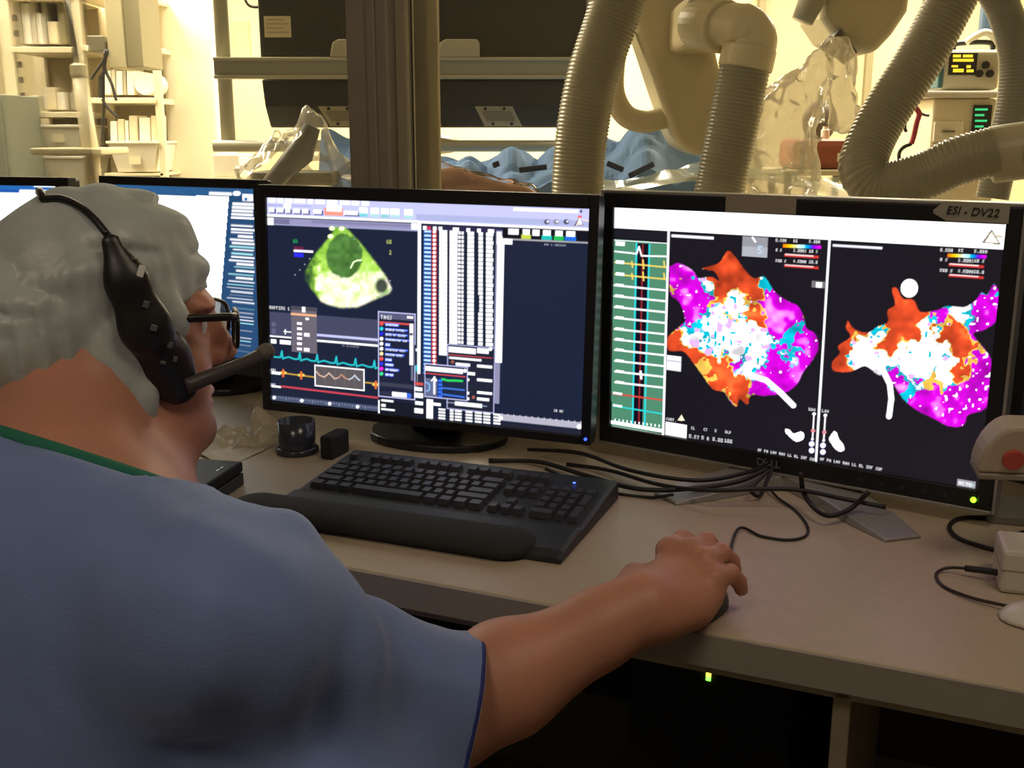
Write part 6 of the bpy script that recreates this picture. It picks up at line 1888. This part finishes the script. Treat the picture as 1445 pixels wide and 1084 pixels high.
# ---- monitor with yellow read-out on the white cart
yv = 4.9
wc = root('white_cart', (at(1340, 200, yv)[0], yv + .2, 0), 'white equipment cart carrying the read-out monitor', 'cart')
b = MB(); pbox(b, 1300, 1412, 128, 138, yv - .02, yv + .5); obj('top_shelf', b, WHITEP, wc, bevel=.01)
b = MB(); pbox(b, 1312, 1408, 139, 270, yv + .02, yv + .48, ext=.72); obj('body', b, mat('cart_white', (.70, .64, .46), .5), wc, bevel=.01)
for i in range(3):
    b = MB(); pbox(b, 1318, 1360, 172 + i * 32, 200 + i * 32, yv + .01, yv + .02); dr = obj('drawer', b, OFFWH, wc, bevel=.004)
    b = MB(); pbox(b, 1330, 1348, 184 + i * 32, 187 + i * 32, yv - .01, yv + .012); obj('handle', b, STEEL, dr)
b = MB(); pbox(b, 1372, 1398, 148, 212, yv + .005, yv + .02); sp = obj('reflected_screen', b, BLACK, wc, bevel=.003, label='small black panel imitating a green screen reflected in the window')  # panel added on the cart to imitate a screen's reflection in the glass
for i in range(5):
    b = MB(); pbox(b, 1376, 1394 - (i * 5) % 9, 153 + i * 8, 156 + i * 8, yv + .0035, yv + .005); obj('reflected_trace', b, glow_mat('reflected_trace', (.05, .8, .25), .9), sp)  # glowing strips stand in for the reflected green picture
rd = root('readout_monitor', (at(1370, 120, yv + .06)[0], yv + .15, zat(128, yv)), 'grey monitor with yellow digits and three knobs', 'medical monitor')
ym = yv + .06
b = MB(); pbox(b, 1328, 1412, 70, 127, ym, ym + .22); obj('case', b, mat('readout_grey', (.50, .47, .36), .45), rd, bevel=.02, seg=4)
b = MB(); pbox(b, 1325, 1333, 72, 124, ym - .004, ym + .2); obj('side_grip', b, mat('teal_grip', (.03, .10, .12), .5), rd, bevel=.006)
b = MB(); pbox(b, 1339, 1379, 74, 106, ym - .004, ym); scn = obj('display_window', b, BLACK, rd, bevel=.002)
for px0, px1, py0, py1 in ((1345, 1356, 77, 81), (1359, 1373, 77, 81), (1345, 1374, 83, 87), (1343, 1352, 92, 95), (1345, 1360, 97, 102), (1364, 1370, 92, 96), (1364, 1374, 98, 102)):
    b = MB(); pbox(b, px0, px1, py0, py1, ym - .0055, ym - .004); obj('yellow_digits', b, glow_mat('yellow_digits', (1.0, .62, .03), 1.5), scn)
for px, py in ((1390, 92), (1381, 104), (1396, 104)):
    p = at(px, py, ym); b = MB(); b.tube([p + (0, -.012, 0), p], .017, 16); obj('knob', b, BLACK, rd)
b = MB(); b.tube(smooth_path([at(1345, 70, ym + .1), at(1350, 62, ym + .1), at(1395, 60, ym + .1), at(1402, 70, ym + .1)], 6), .012, 10); obj('handle', b, BLACK, rd, smooth=True)
b = MB(); b.tube(smooth_path([at(1362, 62, ym + .1), at(1370, 55, ym + .1), at(1388, 46, ym + .1), at(1400, 50, ym + .1), at(1405, 62, ym + .1)], 6), .016, 10); thing('coiled_lead', b, OFFWH, 'pale lead looped on top of the read-out monitor', 'lead', smooth=True)
# protective glasses hanging on a lead
yg = 3.9
gl = root('hanging_glasses', at(1290, 220, yg), 'pink and black protective glasses hanging beside the white cart', 'glasses')
for nm, pts, r_, m in (('pink_frame', ((1290, 150), (1297, 160), (1294, 172), (1290, 190), (1286, 203)), .010, mat('pink_plastic', (.50, .03, .07), .4)),
                       ('front_rim', ((1286, 153), (1279, 163), (1277, 180), (1279, 186)), .006, BLACK), ('side_arm', ((1296, 158), (1304, 162), (1311, 163)), .005, mat('grey_arm', (.2, .2, .2), .4)),
                       ('strap', ((1286, 203), (1275, 208), (1269, 216), (1269, 232)), .007, BLACK)):
    b = MB(); b.tube(smooth_path([at(*p, yg) for p in pts], 6), r_, 8); obj(nm, b, m, gl, smooth=True)
b = MB(); b.tube([at(1290, 152, yg), np.array([at(1290, 152, yg)[0], yg, 2.7])], .0025, 6); obj('hanging_cord', b, OFFWH, gl)
# infusion pole, door and framing on the far wall
b = MB(); b.tube([np.array([at(1405, 20, 5.6)[0], 5.6, 2.0]), np.array([at(1400, 60, 5.6)[0], 5.6, .04])], .014, 12)
ip = thing('infusion_pole', b, STEEL, 'steel infusion pole with a blue bag behind the read-out monitor', 'pole', smooth=True)
b = MB(); b.lathe((at(1400, 60, 5.6)[0], 5.6, 0), [(.25, 0), (.25, .02), (.03, .05)], 20); obj('base', b, STEEL, ip)
b = MB(); pbox(b, 1388, 1408, -40, 48, 5.55, 5.60); obj('blue_bag', b, mat('dark_blue_bag', (.06, .10, .16), .4), ip, bevel=.015)
b = MB(); b.box(xat(1072, 7.2), xat(1217, 7.2), 7.26, 7.3, 0, 2.12); d1 = struct('door_1', b, mat('door_olive', (.50, .43, .26), .55), bevel=.004)
b = MB(); b.box(xat(1217, 7.2), xat(1226, 7.2), 7.22, 7.3, 0, 2.2); obj('door_frame', b, mat('door_frame_olive', (.28, .24, .13), .5), d1, bevel=.003)
b = MB(); b.box(xat(1064, 7.2), xat(1072, 7.2), 7.22, 7.3, 0, 2.2); obj('door_frame', b, mat('door_frame_olive', (.28, .24, .13), .5), d1, bevel=.003)
b = MB(); b.tube([(xat(1205, 7.2), 7.25, 1.02), (xat(1190, 7.2), 7.22, 1.02)], .012, 10); obj('door_handle', b, STEEL, d1)
for px0, px1, py0, py1, lab in ((330, 352, 30, 90, 'pale notice on the wall left of the labelled display'),):
    b = MB(); pbox(b, px0, px1, py0, py1, 7.285, 7.299); thing('wall_notice', b, mat('notice', (.66, .56, .34), .7), lab, 'notice')
b = MB(); pbox(b, 300, 338, 218, 250, 5.3, 5.6, ext=.0); bb = thing('white_box', b, OFFWH, 'white box right of the bright pillar below the gantry rail', 'box', bevel=.006)
b = MB(); pbox(b, 298, 340, 250, 256, 5.28, 5.62); 
tb2 = thing('small_side_table', b, CREAM, 'small cream side table under the white box', 'table', bevel=.004)
for px in (301, 335):
    for dy in (.0, .26):
        x0 = at(px, 253, 5.3)[0]; b = MB(); b.box(x0 - .012, x0 + .012, 5.3 + dy, 5.33 + dy, 0, zat(256, 5.28)); obj('leg', b, STEEL, tb2)
